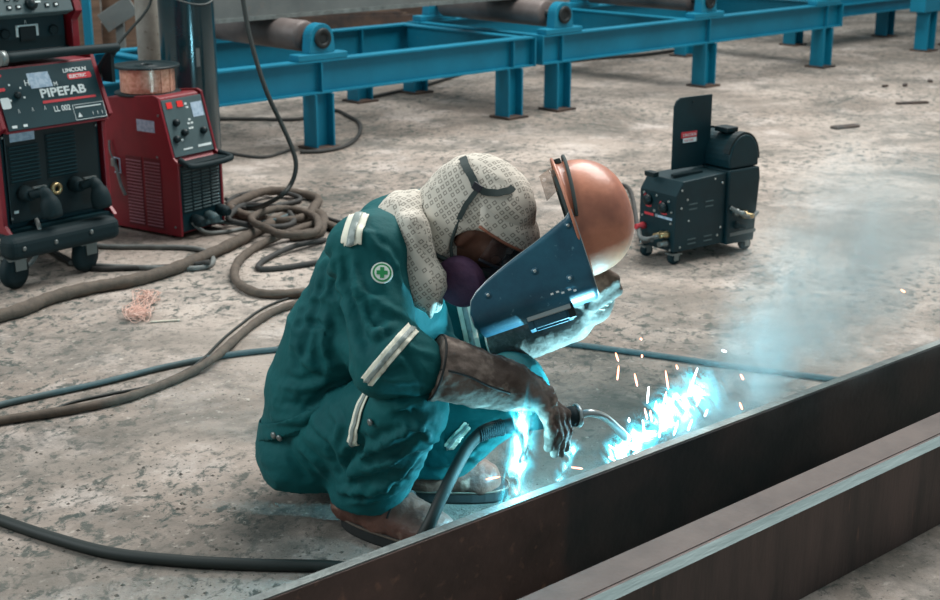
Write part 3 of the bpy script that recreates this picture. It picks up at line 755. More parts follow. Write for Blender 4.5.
for k in range(7):
    a = -1.9 + k * .42; MB().box((.111 * math.cos(a), .111 * math.sin(a), .058), (.0015, .006 + .004 * (k % 3), .094), (math.cos(a), math.sin(a), 0), (-math.sin(a), math.cos(a), 0)).build('wire_crossing', 'copper', t)

# ================================================================== GAS BOTTLE, POSTS
p = W(189, 60, 5.98)
t = thing('gas_cylinder', 'tall glossy dark green gas cylinder behind the red welder', 'gas cylinder', (p[0], p[1], 0))
MB().lathe([(.10, 0), (.118, .01), (.122, .03), (.122, 1.32), (.115, 1.39), (.09, 1.45), (.045, 1.49), (.04, 1.52)], (0, 0, 0), n=40).build('bottle', 'gas_bottle', t)
MB().lathe([(.042, 1.50), (.055, 1.50), (.055, 1.66), (.05, 1.68), (.02, 1.685)], (0, 0, 0), n=24).build('valve_cap', 'gas_bottle', t)
def patch(r, a0, a1, z0, z1, mbx=None):
    mbx = mbx or MB(); n = 8
    mbx.rings([[(r * math.cos(a), r * math.sin(a), z) for a in np.linspace(a0, a1, n)] for z in (z0, z1)], False, True, closed=False); return mbx
patch(.1228, -1.12, -.98, .62, .70).build('worn_label', 'plate_grey', t)
MB().tube([(.1235 * math.cos(a), .1235 * math.sin(a), .905 + .02 * math.sin(a * 2)) for a in np.linspace(0, 2 * math.pi, 40)], .003, 6).build('cord_loop', 'hose_grey', t)
p = W(149, 40, 6.36)
t = thing('pipe_post', 'pale grey pipe post standing behind the copper spool', 'post', (p[0], p[1], 0))
MB().lathe([(.056, 0), (.056, 2.2), (.05, 2.2)], (0, 0, 0), n=24).build('pipe', 'pale_post', t); MB().box((0, 0, .008), (.2, .2, .016)).build('base_plate', 'pale_post', t)
p = W(87.5, 20, 7.0)
t = thing('square_post', 'thin bright blue square post beside the stacked timber', 'post', (p[0], p[1], 0))
MB().box((0, 0, 1.0), (.04, .04, 2.0)).build('upright', 'conveyor_blue', t, bevel=.003); MB().box((0, 0, .006), (.14, .14, .012)).build('base_plate', 'conveyor_blue', t)

# timber and scrap behind the conveyor
random.seed(9)
tl = 'rough brown timber plank leaning upright behind the conveyor'
for i in range(9):
    p = W(62 + i * 12 + random.uniform(-2, 2), 60, 9.6 + random.uniform(0, .15)); h = random.uniform(1.0, 1.5)
    o = MB().box((0, 0, h / 2), (.095, .03, h)).build('timber_plank', 'wood', None, bevel=.003); o.location = (p[0], p[1], 0.004); o.rotation_euler = (-.04, random.uniform(-.03, .03), random.uniform(-.2, .2))
    tag(o, tl, 'plank', 'timber planks behind the conveyor')
sl = 'dark length of scrap steel lying on the floor behind the conveyor'
for i, (px, py, L, a, w) in enumerate(((352, 14, 1.3, .15, .12), (372, 2, 1.4, .1, .16), (440, -6, 1.5, .05, .16), (300, -2, 1.2, .1, .18), (120, 52, .7, .1, .14), (100, 36, .7, .1, .18))):
    p = at(px, py + 14)
    o = MB().box((0, 0, w / 2), (L, w, w)).box((.1, .0, w * 1.1), (L * .6, w * .5, w * .3)).build('scrap_bar', 'scrap_dark', None, bevel=.004); o.location = (p[0], p[1], .001); o.rotation_euler = (0, 0, a)
    tag(o, sl, 'scrap metal', 'scrap steel behind the conveyor')
for i, (px, py) in enumerate(((375, 17), (388, 16), (381, 13))):
    p = at(px, py + 8); o = MB().box((0, 0, .06), (.4, .1, .10), (1, .3 * i, .0), (-.3 * i, 1, 0)).build('rusty_offcut', 'copper_scrap' if i == 0 else 'wood', None, bevel=.01); o.location = (p[0], p[1], .0); tag(o, 'rust orange offcut on the scrap pile behind the conveyor', 'scrap metal', 'rusty offcuts')
p = W(118, 14, 8.2)
o = MB().box((0, 0, 0), (.22, .02, .12), (1, 0, .62), (0, 1, 0)).box((.0, .03, -.62), (.05, .04, 1.2)).build('sheet_steel', 'plate_grey', None, bevel=.003); o.location = (p[0], p[1], p[2]); tag(o, 'tilted grey sheet steel piece on a stake before the timber', 'sheet metal')

# ================================================================== BLACK WIRE FEEDER ON CASTERS
FZ = math.radians(35.83)
t = thing('wire_feeder', 'black wire feeder on small casters with its lid open on the bare floor', 'wire feeder', (at(673, 266)[0], at(673, 266)[1], 0), FZ); t.scale = (1.01, 1.01, .975)
MB().prism([(0, .052), (0, .275), (.035, .328), (.262, .338), (.262, .052)], (0, .195, 0), (1, 0, 0), (0, 0, 1), .195).build('housing', 'teal_black', t, bevel=.004)
MB().prism([(.262, .045), (.262, .345), (.425, .345), (.432, .30), (.414, .045)], (0, .21, 0), (1, 0, 0), (0, 0, 1), .225).build('reel_box', 'teal_black', t, bevel=.006)
pl = [(.272, .348)] + [(.348 + .080 * math.cos(a), .375 + .105 * math.sin(a)) for a in np.linspace(math.pi * .98, -.12, 18)] + [(.428, .348)]
dr = MB().prism(pl, (0, .20, 0), (1, 0, 0), (0, 0, 1), .205).build('reel_cover', 'teal_black', t, bevel=.008, seg=3)
pl2 = [(.348 + .088 * math.cos(a), .375 + .113 * math.sin(a)) for a in np.linspace(math.pi * .9, 0.0, 18)] + [(.348 + .076 * math.cos(a), .375 + .10 * math.sin(a)) for a in np.linspace(0, math.pi * .9, 18)]
for y in (.206, .03): MB().prism(pl2, (0, y, 0), (1, 0, 0), (0, 0, 1), .03).build('cover_rim', 'black_plastic', dr)
MB().box((.33, .08, .492), (.06, .07, .02)).build('cover_latch', 'black_plastic', dr, bevel=.004)
lid = [(0, 0), (.198, 0), (.198, .282), (.03, .282), (.012, .272), (0, .25)]
MB().prism(lid, (.098, .135, .345), (1, 0, 0), (0, 0, 1), .007).build('open_lid', 'teal_black', t, bevel=.002)
MB().box((.178, .1265, .478), (.082, .0015, .024)).build('lid_sticker', 'red_print', t); MB().box((.183, .1265, .456), (.07, .0015, .018)).build('lid_sticker', 'white_print', t)
text('LINCOLN', .016, V3(.146, .1255, .472), V3(1, 0, 0), V3(0, 0, 1), 'white_print', t, depth=.0004); text('ELECTRIC', .0115, V3(.153, .1255, .4515), V3(1, 0, 0), V3(0, 0, 1), 'red_print', t, depth=.0004)
MB().lathe([(.005, 0), (.004, .003)], (.194, .128, .606), (0, -1, 0), 8).build('lid_pin', 'black_plastic', t)
MB().box((.0, .135, .342), (.03, .05, .02)).build('lid_hinge', 'black_plastic', t, bevel=.003)
MB().prism([(.02, .002), (.165, .002), (.165, .022), (.02, .022)], (0.03, .06, .333), (1, 0, 0), (0, 1, 0), .01).build('top_grip', 'black_plastic', t)
# front (x = 0) controls
for y, z in ((.145, .238), (.06, .222)):
    k = MB().lathe([(.021, 0), (.021, .012), (.014, .02), (.004, .021)], (0, y, z), (-1, 0, 0), 18).build('dial', 'black_plastic', t)
    MB().rings([[(-.001, y + r * math.cos(a), z + r * math.sin(a)) for a in np.linspace(-2.2, .9, 14)] for r in (.024, .030)], False, False, closed=False).build('dial_scale', 'red_print', k)
for y, z, r in ((.17, .262, .006), (.10, .262, .005), (.035, .25, .006), (.11, .20, .007), (.02, .165, .006), (.175, .17, .005), (.095, .182, .005), (.018, .21, .005), (.018, .06, .005), (.178, .06, .005)):
    MB().lathe([(r, 0), (r * .7, .005)], (-.0005, y, z), (-1, 0, 0), 10).build('toggle', 'bright_steel', t)
for y, w, c in ((.14, .05, 'red_print'), (.06, .09, 'label_paper')): MB().box((-.001, y, .182), (.0015, w, .010)).build('front_label', c, t)
for y, z, c in ((.165, .13, 'red_print'), (.06, .115, 'brass'), (.035, .085, 'grey_metal'), (.035, .12, 'brass')):
    MB().lathe([(.014, 0), (.014, .015), (.010, .02), (.010, .045)], (0, y, z), (-1, 0, 0), 14).build('hose_port', c, t)
MB().tube(spline([(-.03, .16, .12), (-.06, .12, .10), (-.055, .08, .10), (-.045, .035, .12)], 6), .009, 8).build('gas_hose', 'hose_grey', t)
for x, z in ((.03, .295), (.03, .225), (.03, .07), (.06, .255), (.24, .30), (.24, .12), (.225, .09), (.20, .32), (.07, .17)): MB().lathe([(.005, 0), (.004, .003)], (x, -.0, z), (0, -1, 0), 8).build('screw', 'bright_steel', t)
vs_ = MB().box((0, 0, 0), (.042, .002, .005)).mesh('vent_slot'); vs_.materials.append(MATS['grey_panel'])
for x in (.09, .175):
    for z in (.235, .215, .095, .077): piece('vent_slot', vs_, t, (x, -.001, z))
for x, z, c in ((.30, .175, 'grey_metal'), (.345, .16, 'brass'), (.31, .12, 'rubber')): MB().lathe([(.016, 0), (.016, .02), (.009, .025), (.009, .05)], (x, -.01, z), (.3, -1, 0), 14).build('drive_knob', c, t)
MB().tube(spline([(.27, -.02, .20), (.31, -.045, .17), (.37, -.04, .15), (.42, -.02, .16)], 5), .008, 8).build('drive_arm', 'hose_grey', t)
MB().box((.35, -.016, .085), (.14, .002, .014)).build('rating_label', 'plate_grey', t)
for x, y in ((.02, .17), (.02, .02), (.40, .02), (.40, .18)):
    c = MB().box((x, y, .043), (.05, .04, .006)); c.box((x, y - .016, .032), (.022, .003, .03)); c.box((x, y + .016, .032), (.022, .003, .03)); c = c.build('caster_fork', 'grey_metal', t)
    MB().lathe([(.006, -.012), (.022, -.012), (.025, -.006), (.025, .006), (.022, .012), (.006, .012)], (x, y, .025), (.3, 1, 0), 20).build('wheel', 'rubber', c)

# ================================================================== HOSES AND CABLES
def cable(name, label, pts, r, m, cat='cable', group=None, n=8, seg=7):
    """pts: (px, py) lying on the floor, or (px, py, z) raised"""
    P = [at(q[0], q[1], (q[2] if len(q) > 2 else 0) + r) for q in pts]
    S = spline(P, seg); rr = [r * (1 + (.07 * math.sin(k * 1.9) + .05 * math.sin(k * .63) if m == 'hose_brown' else 0)) for k in range(len(S))]
    o = MB().tube(S, rr, n).build(name, m)
    return tag(o, label, cat, group)
cable('air_hose', 'long blue-grey air hose running behind the welder towards the upright plate', [(-420, 520), (-200, 455), (-25, 411), (30, 398), (100, 383), (160, 368), (215, 357), (260, 351), (330, 345), (440, 339), (548, 342), (640, 353), (740, 367), (832, 379), (900, 390), (950, 400)], .0095, 'hose_teal', 'hose')
cable('welding_lead', 'thick dusty brown lead crossing the blue-grey air hose', [(-420, 505), (-200, 462), (-25, 425), (50, 413), (100, 404), (140, 393), (185, 375), (215, 357, .012), (240, 335), (262, 318), (285, 307), (330, 296), (385, 290), (415, 272), (395, 250), (340, 228), (300, 212, .02)], .0135, 'hose_brown')
cable('black_wire', 'thin black wire lying along the thick brown lead', [(45, 414), (70, 403), (110, 394), (150, 386), (185, 371), (203, 359, .012), (222, 340), (240, 325), (262, 309), (290, 298), (340, 288), (385, 280), (395, 268), (370, 252), (320, 226)], .0045, 'hose_black')
cable('sleeved_bundle', 'heavy brown sleeved cable bundle stretching from the cart to the coiled hoses', [(-420, 455), (-200, 385), (-30, 325), (20, 310), (50, 298), (90, 288), (130, 281), (170, 270), (205, 256), (240, 240), (270, 224), (300, 214), (322, 216), (318, 232), (290, 236)], .023, 'hose_brown', n=10)
cable('grey_cable', 'grey cable lying between the cart wheel and the red welder', [(60, 238), (100, 246), (150, 247), (190, 248), (208, 253), (213, 262), (200, 268), (160, 268), (100, 266), (70, 263)], .0105, 'hose_grey')
cable('dark_cable', 'dark cable curling under the cart bumper', [(38, 240), (60, 255), (90, 268), (130, 268), (180, 266), (210, 262, .02)], .010, 'hose_dark')
random.seed(5)
loops = [((277, 206), 46, 13, .020, 'hose_brown', 'thick cloth-wrapped brown hose coiled under the hanging black cable'), ((262, 216), 36, 11, .0125, 'hose_dark', 'dark rubber hose coiled within the thick brown wrapped hose'),
         ((288, 222), 34, 12, .016, 'hose_brown', 'brown wrapped hose loop at the coil nearest the teal coverall'), ((262, 200), 34, 8, .011, 'hose_dark', 'thin dark hose loop at the back of the coil')]
for i, ((cx, cy), rx, ry, r_, m_, lb) in enumerate(loops):
    P = []; ph = [random.uniform(0, 6.28) for _ in range(4)]
    for k in range(30):
        a = k / 29 * 2 * math.pi * 1.05 + i * 1.3; wv = 1 + .13 * math.sin(2 * a + ph[0]) + .09 * math.sin(3 * a + ph[1])
        P.append((cx + rx * wv * math.cos(a), cy + ry * (1 + .16 * math.sin(2 * a + ph[2])) * math.sin(a), .020 * (i % 3) + .008 * (1 + math.sin(a * 2 + ph[3]))))
    cable('hose_coil', lb, P, r_, m_, 'hose', 'coiled hoses on the floor', seg=3)
cable('loop_hose', 'dark hose bent in a wide open loop on the floor behind the welder', [(320, 222, .02), (290, 232, .02), (258, 246), (238, 262), (236, 280), (255, 292), (285, 294), (325, 290), (375, 284), (392, 262), (360, 240), (315, 218, .01)], .0165, 'hose_brown', 'hose')
cable('loop_hose', 'second thinner hose lying inside the wide open hose loop', [(325, 240), (295, 246, .01), (268, 258), (258, 268), (280, 268), (320, 262), (360, 256), (352, 238), (312, 216, .02)], .011, 'hose_dark', 'hose')
cable('green_lead', 'thin teal lead from the red welder plug to the hose coil', [(207, 222, .05), (222, 222, .02), (245, 224), (275, 220, .03), (300, 210, .03)], .0085, 'hose_teal')
cable('plug_lead', 'grey lead drooping from the red welder front to the floor', [(192, 222, .06), (205, 232, .01), (225, 232), (250, 228, .0), (280, 228, .02)], .0085, 'hose_grey')
# cart lead drooping from the socket
P = [at(33, 212, .23) + V3(0, -.0, 0), at(40, 230, .2), at(40, 246, .13), at(30, 264, .06), at(12, 271, .012), at(-15, 275, .012)]
tag(MB().tube(spline(P, 7), .0085, 8).build('socket_lead', 'hose_grey'), 'grey lead drooping from the lettered power source socket to the floor', 'cable')
# overhead cable hanging down to the coil
P = [W(236, -60, 5.55), W(243, 0, 5.5), W(252, 45, 5.45), W(266, 90, 5.4), W(282, 125, 5.38), W(292, 148, 5.36), W(296, 166, 5.34), W(291, 184, 5.32), W(278, 198, 5.3), at(255, 207, .05), at(236, 205, .02), at(226, 199, .014)]
tag(MB().tube(spline(P, 7), .0095, 8).build('hanging_cable', 'hose_black'), 'black cable hanging down past the conveyor to the coiled hoses', 'cable')
P = [W(154, -30, 5.7), W(151, 0, 5.7), W(144, 14, 5.68), W(130, 30, 5.64), W(118, 44, 5.6), W(108, 58, 5.55), W(96, 90, 5.5)]
tag(MB().tube(spline(P, 7), .006, 8).build('overhead_lead', 'hose_black'), 'thin black lead looping down beside the pale pipe post', 'cable')
cable('floor_lead', 'dark lead curling round the foot of the conveyor leg behind the hose coil', [(196, 120), (225, 119), (260, 119), (300, 119), (332, 110), (350, 117), (360, 124), (358, 136), (345, 146), (322, 151), (300, 152)], .011, 'hose_dark')
cable('floor_lead', 'thin dark lead on the floor beyond the red welder', [(215, 150), (240, 155), (265, 157), (290, 150)], .008, 'hose_dark')
cable('floor_lead', 'dark lead crossing the floor under the conveyor behind the far legs', [(372, 97), (395, 92), (430, 84), (470, 72), (520, 64)], .012, 'hose_dark')
cable('floor_lead', 'dark lead beneath the bare-roller conveyor by the feeder', [(560, 62), (600, 58), (640, 55), (680, 50)], .014, 'hose_dark')
cable('feeder_lead', 'grey lead trailing from the wire feeder front', [(652, 240, .10), (640, 236, .03), (630, 190), (612, 186), (590, 198), (560, 230), (500, 252), (420, 244), (340, 222), (305, 212)], .009, 'hose_dark')
# tangle of copper wire offcuts
random.seed(21)
tw = 'curly tangle of pale copper wire offcuts on the floor'
mb = MB(); P = []
for k in range(44):
    c = at(*random.choice(((139, 319), (134, 317), (144, 317), (138, 321), (143, 302), (152, 301)))); a = random.uniform(0, 6.28); r = random.uniform(.012, .034)
    for j in range(5):
        a += random.uniform(.7, 1.5); P.append(c + V3(r * 1.3 * math.cos(a), r * 1.2 * math.sin(a), .004 + .035 * random.random()))
mb.tube(spline(P, 4), .0011, 5)
tag(mb.build('wire_tangle', 'copper_scrap'), tw, 'wire offcuts')
tag(MB().tube(spline([at(150, 322, .004), at(165, 321, .004), at(180, 320, .004)], 4), .0035, 6).build('electrode_stub', 'twine'), 'short straight rod stub beside the curly copper wire tangle', 'rod')
# floor litter near the far right
for i, (px, py, L, a, w) in enumerate(((912, 104, .22, .2, .035), (845, 128, .18, .5, .06), (905, 86, .08, 1.2, .03), (885, 87, .05, .6, .02), (930, 82, .06, 1.4, .03), (700, 133, .04, .3, .02))):
    p = at(px, py); o = MB().box((0, 0, .008), (L, w, .016)).build('steel_offcut', 'scrap_dark', None, bevel=.004); o.location = (p[0], p[1], 0); o.rotation_euler = (0, 0, a)
    tag(o, 'small dark steel offcut on the open floor beyond the wire feeder', 'scrap metal', 'offcuts on the open floor')

# ================================================================== THE WELDER
J = {k: W(*v) for k, v in dict(
    pelvis=(318, 432, 2.92), butt=(303, 447, 2.90), waist=(328, 385, 2.91), mid=(344, 335, 2.90), chest=(376, 280, 2.88), upper=(400, 240, 2.86), neck=(428, 218, 2.83),
    hipN=(335, 432, 2.82), hipF=(345, 425, 3.02), kneeN=(408, 408, 2.60), kneeF=(512, 388, 2.86), ankN=(368, 500, 2.76), ankF=(424, 476, 2.94),
    shN=(368, 252, 2.71), shF=(428, 248, 3.01), elbN=(388, 362, 2.57), cuffN=(440, 369, 2.57), wristN=(510, 386, 2.60), handN=(542, 400, 2.63),
    elbF=(486, 352, 2.98), cuffF=(502, 345, 2.96), wristF=(572, 322, 2.88), handF=(598, 298, 2.84)).items()}
fN = unit(V3(.965, -.26, 0)); latN = V3(-fN[1], fN[0], 0)      # facing, and the side away from the camera
base = (J['ankN'] + J['ankF']) / 2
person = thing('person', 'crouching welder in teal coverall with patterned hood and leather gauntlets', 'person', (base[0], base[1], 0))
PW = latN
# ---- jacket
hemA = W(262, 440, 2.85); hemD = unit(W(365, 392, 2.85) - hemA); hemN = np.cross(hemD, latN); hemN = hemN if hemN[2] < 0 else -hemN
jk = [('cut', rc(J['pelvis'], J['waist'], .130, .126, PW, 1.3), hemA, hemN), ('cut', rc(J['waist'], J['mid'], .126, .122, PW, 1.32), hemA, hemN), rc(W(352, 335, 2.80), W(378, 362, 2.66), .060, .050), rc(J['mid'], J['chest'], .122, .122, PW, 1.38),
      rc(J['chest'], J['upper'], .120, .095, PW, 1.35), rc(J['upper'], J['neck'], .085, .065),
      rc(J['upper'], J['shN'], .085, .080), rc(J['upper'], J['shF'], .085, .078),
      rc(W(405, 290, 2.84), W(432, 345, 2.86), .075, .055, PW, 1.3), rc(W(375, 340, 2.86), W(425, 352, 2.88), .08, .055, PW, 1.3),
      rc(J['shN'], J['elbN'], .080, .068), rc(J['elbN'], J['cuffN'] - .052 * unit(J['cuffN'] - J['elbN']), .070, .064),
      rc(J['shF'], J['elbF'], .078, .066), rc(J['elbF'], J['cuffF'] - .05 * unit(J['cuffF'] - J['elbF']), .066, .060)]
jv, jq = net(jk, .0065, .035, cuts=[])
n_ = vnormals(jv, jq)
# creases: under the arm, across the back and inside the elbow
JAC = (jv, jq)
for pts, w, h in [([(336, 250), (338, 279), (354, 326), (367, 352)], .013, -.012), ([(329, 255), (327, 290), (338, 306)], .008, -.006), ([(352, 286), (380, 300), (411, 314)], .009, .007), ([(356, 300), (372, 315), (392, 328)], .009, -.006), ([(362, 334), (380, 327), (398, 318)], .008, .006),
                  ([(392, 248), (400, 262), (408, 288)], .008, .006), ([(346, 262), (352, 280), (372, 292)], .009, .006), ([(345, 275), (352, 300), (364, 322)], .009, .006), ([(308, 262), (296, 300), (284, 350)], .012, .007), ([(318, 280), (303, 330), (292, 370)], .011, -.007),
                  ([(322, 310), (318, 345), (330, 375)], .011, .008), ([(275, 385), (300, 392), (340, 378)], .010, .008), ([(272, 405), (300, 408), (345, 384)], .009, -.007), ([(268, 420), (300, 424), (350, 392)], .009, .007), ([(285, 345), (310, 372), (345, 372)], .010, .006),
                  ([(405, 345), (418, 362), (428, 385)], .008, -.006), ([(385, 378), (402, 386), (425, 388)], .009, .006), ([(375, 360), (390, 372), (412, 374)], .008, -.006), ([(398, 330), (420, 346), (440, 352)], .008, .005), ([(355, 225), (372, 235), (392, 250)], .009, .005),
                  ([(330, 240), (318, 268), (312, 300)], .010, -.006), ([(445, 335), (470, 345), (490, 338)], .009, .006), ([(300, 300), (320, 298), (330, 310)], .009, .006), ([(296, 320), (312, 325), (326, 340)], .008, -.006)]:
    JAC = fold_on(JAC, pts, w, h)
jv, jq = JAC; n_ = vnormals(jv, jq)
jv = wrinkle(jv, n_, .0040, 11, V3(.3, 0, 1), 1.8, 3.1); jv = ridges(jv, n_, .0045, 7, V3(.35, 0, .94), 1.7, 2.3); jv = ridges(jv, n_, .0016, 17, V3(.6, 0, .8), 1.6, 6.3)
JAC = (jv, jq)
jacket = net_build('jacket', JAC, 'coverall', person)
# ---- trousers
tr = [rc(J['pelvis'], J['butt'], .112, .105, PW, 1.30), rc(J['butt'], J['butt'] + V3(.03, 0, -.02), .100, .10, PW, 1.4),
      rc(J['hipN'], J['kneeN'], .105, .080), rc(J['hipF'], J['kneeF'], .102, .078),
      rc(J['kneeN'], J['ankN'] + V3(0, 0, .02), .080, .086), rc(J['kneeF'], J['ankF'] + V3(0, 0, .02), .076, .080)]
tv, tq = net(tr, .0065, .03, cuts=[(V3(0, 0, .078), V3(0, 0, -1))])
n_ = vnormals(tv, tq)
TRO = (tv, tq)
for pts, w, h in [([(352, 462), (385, 446), (425, 428)], .010, .010), ([(340, 476), (372, 468), (412, 456)], .010, .010), ([(333, 494), (365, 495), (400, 489)], .009, .010), ([(362, 503), (392, 486), (422, 460)], .008, .008), ([(372, 444), (400, 436), (438, 424)], .008, .008),
                  ([(362, 440), (346, 458), (336, 478)], .010, -.012), ([(350, 470), (385, 457), (420, 442)], .008, -.008), ([(338, 486), (370, 482), (408, 472)], .008, -.008), ([(375, 400), (398, 404), (425, 400)], .010, .006), ([(380, 425), (405, 420), (436, 412)], .008, -.006),
                  ([(290, 445), (310, 465), (325, 482)], .012, .006), ([(305, 430), (325, 450), (335, 470)], .010, -.006), ([(280, 450), (292, 468), (305, 482)], .010, -.005), ([(325, 405), (335, 425), (330, 450)], .010, .006), ([(345, 508), (370, 506), (395, 500)], .007, .006),
                  ([(438, 445), (460, 440), (490, 425)], .008, .009), ([(430, 458), (455, 455), (480, 446)], .008, -.008), ([(425, 470), (450, 468), (472, 460)], .008, .009), ([(480, 398), (505, 395), (530, 380)], .009, .008), ([(470, 412), (492, 412), (515, 402)], .008, -.007), ([(410, 418), (425, 430), (437, 447)], .007, .006)]:
    TRO = fold_on(TRO, pts, w, h)
tv, tq = TRO; n_ = vnormals(tv, tq)
tv = wrinkle(tv, n_, .0042, 12, V3(.2, 0, 1), 2.0, 5.7); tv = ridges(tv, n_, .006, 7, V3(.25, 0, .97), 2.0, 4.3); tv = ridges(tv, n_, .0018, 17, V3(.1, 0, 1), 1.8, 9.3)
TRO = (tv, tq)
trousers = net_build('trousers', TRO, 'coverall', person)

# ---- sewn-on bands
def band(vq, px, py, Y, nrm, w, parent, rad, region=None, mid=True):
    p = W(px, py, Y)
    b = bm_build('reflective_band', slab_strip(vq, p, nrm, w, .0035, p, rad, region), 'band_cream', parent, .0015)
    if mid: bm_build('silver_stripe', slab_strip(vq, p, nrm, w * .45, .0062, p, rad, region), 'band_silver', b, .001)
    return b
upN = unit(J['elbN'] - J['shN']); foN = unit(J['cuffN'] - J['elbN'])
def band_on(vq, px, py, imgdir, w, parent, rad, tilt=0.0):
    p, n = on_surface(vq, px, py); nr_ = unit(imgdir[0] * V3(1, 0, 0) - imgdir[1] * V3(0, sT, cT)); nr_ = unit(nr_ - n * (nr_ @ n) * .6)
    reg = lambda c, m: np.einsum('ij,j->i', m, n) > -.75
    b = bm_build('reflective_band', slab_strip(vq, p, nr_, w, .0032, p, rad, reg), 'band_cream', parent, .0015)
    bm_build('silver_stripe', slab_strip(vq, p, nr_, w * .36, .0058, p, rad, reg), 'band_silver', b, .001)
band_on(JAC, 394, 347, (.76, .65), .028, jacket, .080)
band_on(JAC, 351, 222, (.96, .28), .044, jacket, .042)
band_on(JAC, 464, 324, (.9, -.2), .034, jacket, .07)
band_on(TRO, 354, 410, (.93, .30), .025, trousers, .088)
band_on(TRO, 456, 432, (.72, .69), .022, trousers, .045)
# hem band of the jacket, collar, snaps
hp = W(318, 425, 2.8)
hem = bm_build('waist_hem', slab_strip(JAC, hemA - hemN * .020, hemN, .034, .0025, W(300, 425, 2.85), .26), 'coverall', jacket, .002)
def badge(c, nrm, r, parent):
    A, B = perp(nrm); A = unit(V3(1, 0, 0) - nrm * nrm[0]); B = np.cross(nrm, A)
    k = MB(); k.lathe([(r, 0), (r * .98, .002)], c, nrm, 28); b = k.build('badge', 'badge_white', parent, True)
    MB().lathe([(r * .86, .0), (r * .85, .0026)], c, nrm, 28).build('badge_field', 'badge_green', b, True)
    MB().lathe([(r * .70, .0), (r * .69, .0030)], c, nrm, 28).build('badge_inner', 'badge_white', b, True)
    x = MB(); x.box(c + nrm * .002, (r * 1.0, r * .36, .004), A, B); x.box(c + nrm * .002, (r * .36, r * 1.0, .0042), A, B); x.build('badge_cross', 'badge_green', b, True)
p, n = on_surface(JAC, 383, 268); badge(p + n * .007, unit(n + 0.3 * unit(-ray(383, 268))), .0225, jacket)
for vq, px, py, par in ((JAC, 270, 436, jacket), (JAC, 277, 441, jacket), (TRO, 367, 423, trousers)):
    p, n = on_surface(vq, px, py); MB().lathe([(.008, 0), (.008, .003), (.004, .005)], p + n * .004, n, 14).build('snap_button', 'grey_metal', par, True)
# thigh pocket flap
p, n = on_surface(TRO, 382, 415)

# ---- boots
def boot(ank, toe_dir, name='boot', tilt=0.0):
    d = unit(toe_dir * V3(1, 1, 0)); s = V3(-d[1], d[0], 0); a = V3(ank[0], ank[1], 0)
    heel = a - d * .050; pr = [rc(heel + V3(0, 0, .055), a + d * .05 + V3(0, 0, .050), .045, .044, s, 1.0), rc(a + d * .05 + V3(0, 0, .052), a + d * .165 + V3(0, 0, .044), .046, .042, s, 1.2),
                               rc(a + V3(0, 0, .09) - d * .012, a + V3(0, 0, .20) - d * .01, .050, .056), rc(a + d * .02 + V3(0, 0, .11), a + d * .12 + V3(0, 0, .062), .047, .040, s, 1.1), rc(a + d * .17 + V3(0, 0, .044), a + d * .182 + V3(0, 0, .042), .040, .038, s, 1.2)]
    v, q = net(pr, .006, .03, cuts=[(V3(0, 0, .026), V3(0, 0, -1))])
    n = vnormals(v, q); v = wrinkle(v, n, .0035, 26, d, 1.6, ank[0] * 9)
    b = net_build(name, (v, q), 'boot_leather', person)
    P = []
    for k in range(26):
        t = 2 * math.pi * k / 26; L = .156; x = math.cos(t); y = math.sin(t)
        wd_ = .055 + .008 * x; P.append(((abs(x) ** .75) * (1 if x > 0 else -1) * L + .085, (abs(y) ** .8) * (1 if y > 0 else -1) * wd_))
    sole = MB(); R = []
    for z, sc_ in ((.001, .96), (.006, 1.0), (.026, 1.0), (.031, .985), (.034, .93)): R.append([a + d * (.085 + (u - .085) * sc_) + s * (w * sc_) + V3(0, 0, z) for u, w in P])
    sole.rings(R, True, False); so = sole.build('sole', 'boot_sole', b, True)
    MB().tube([p + V3(0, 0, .004) for p in R[2]] + [R[2][0] + V3(0, 0, .004)], .0028, 6, cap=False).build('welt', 'hose_brown', so, True)
    n = vnormals(v, q)
    for off, nm in ((.112, 'toe_cap_seam'), (.040, 'vamp_seam')):
        pts = []
        for k in np.linspace(-1.15, 1.15, 15):
            tgt = a + d * (off - .02 * abs(k)) + s * (.06 * math.sin(k)) + V3(0, 0, .045 + .075 * math.cos(k)); i = np.argmin(((v - tgt) ** 2).sum(1)); pts.append(v[i] + n[i] * .001)
        MB().tube(spline(pts, 2), .0022, 5).build(nm, 'boot_sole', b, True)
    return b
boot(J['ankN'], V3(.84, -.54, 0)); boot(at(408, 494), V3(1, -.04, 0))

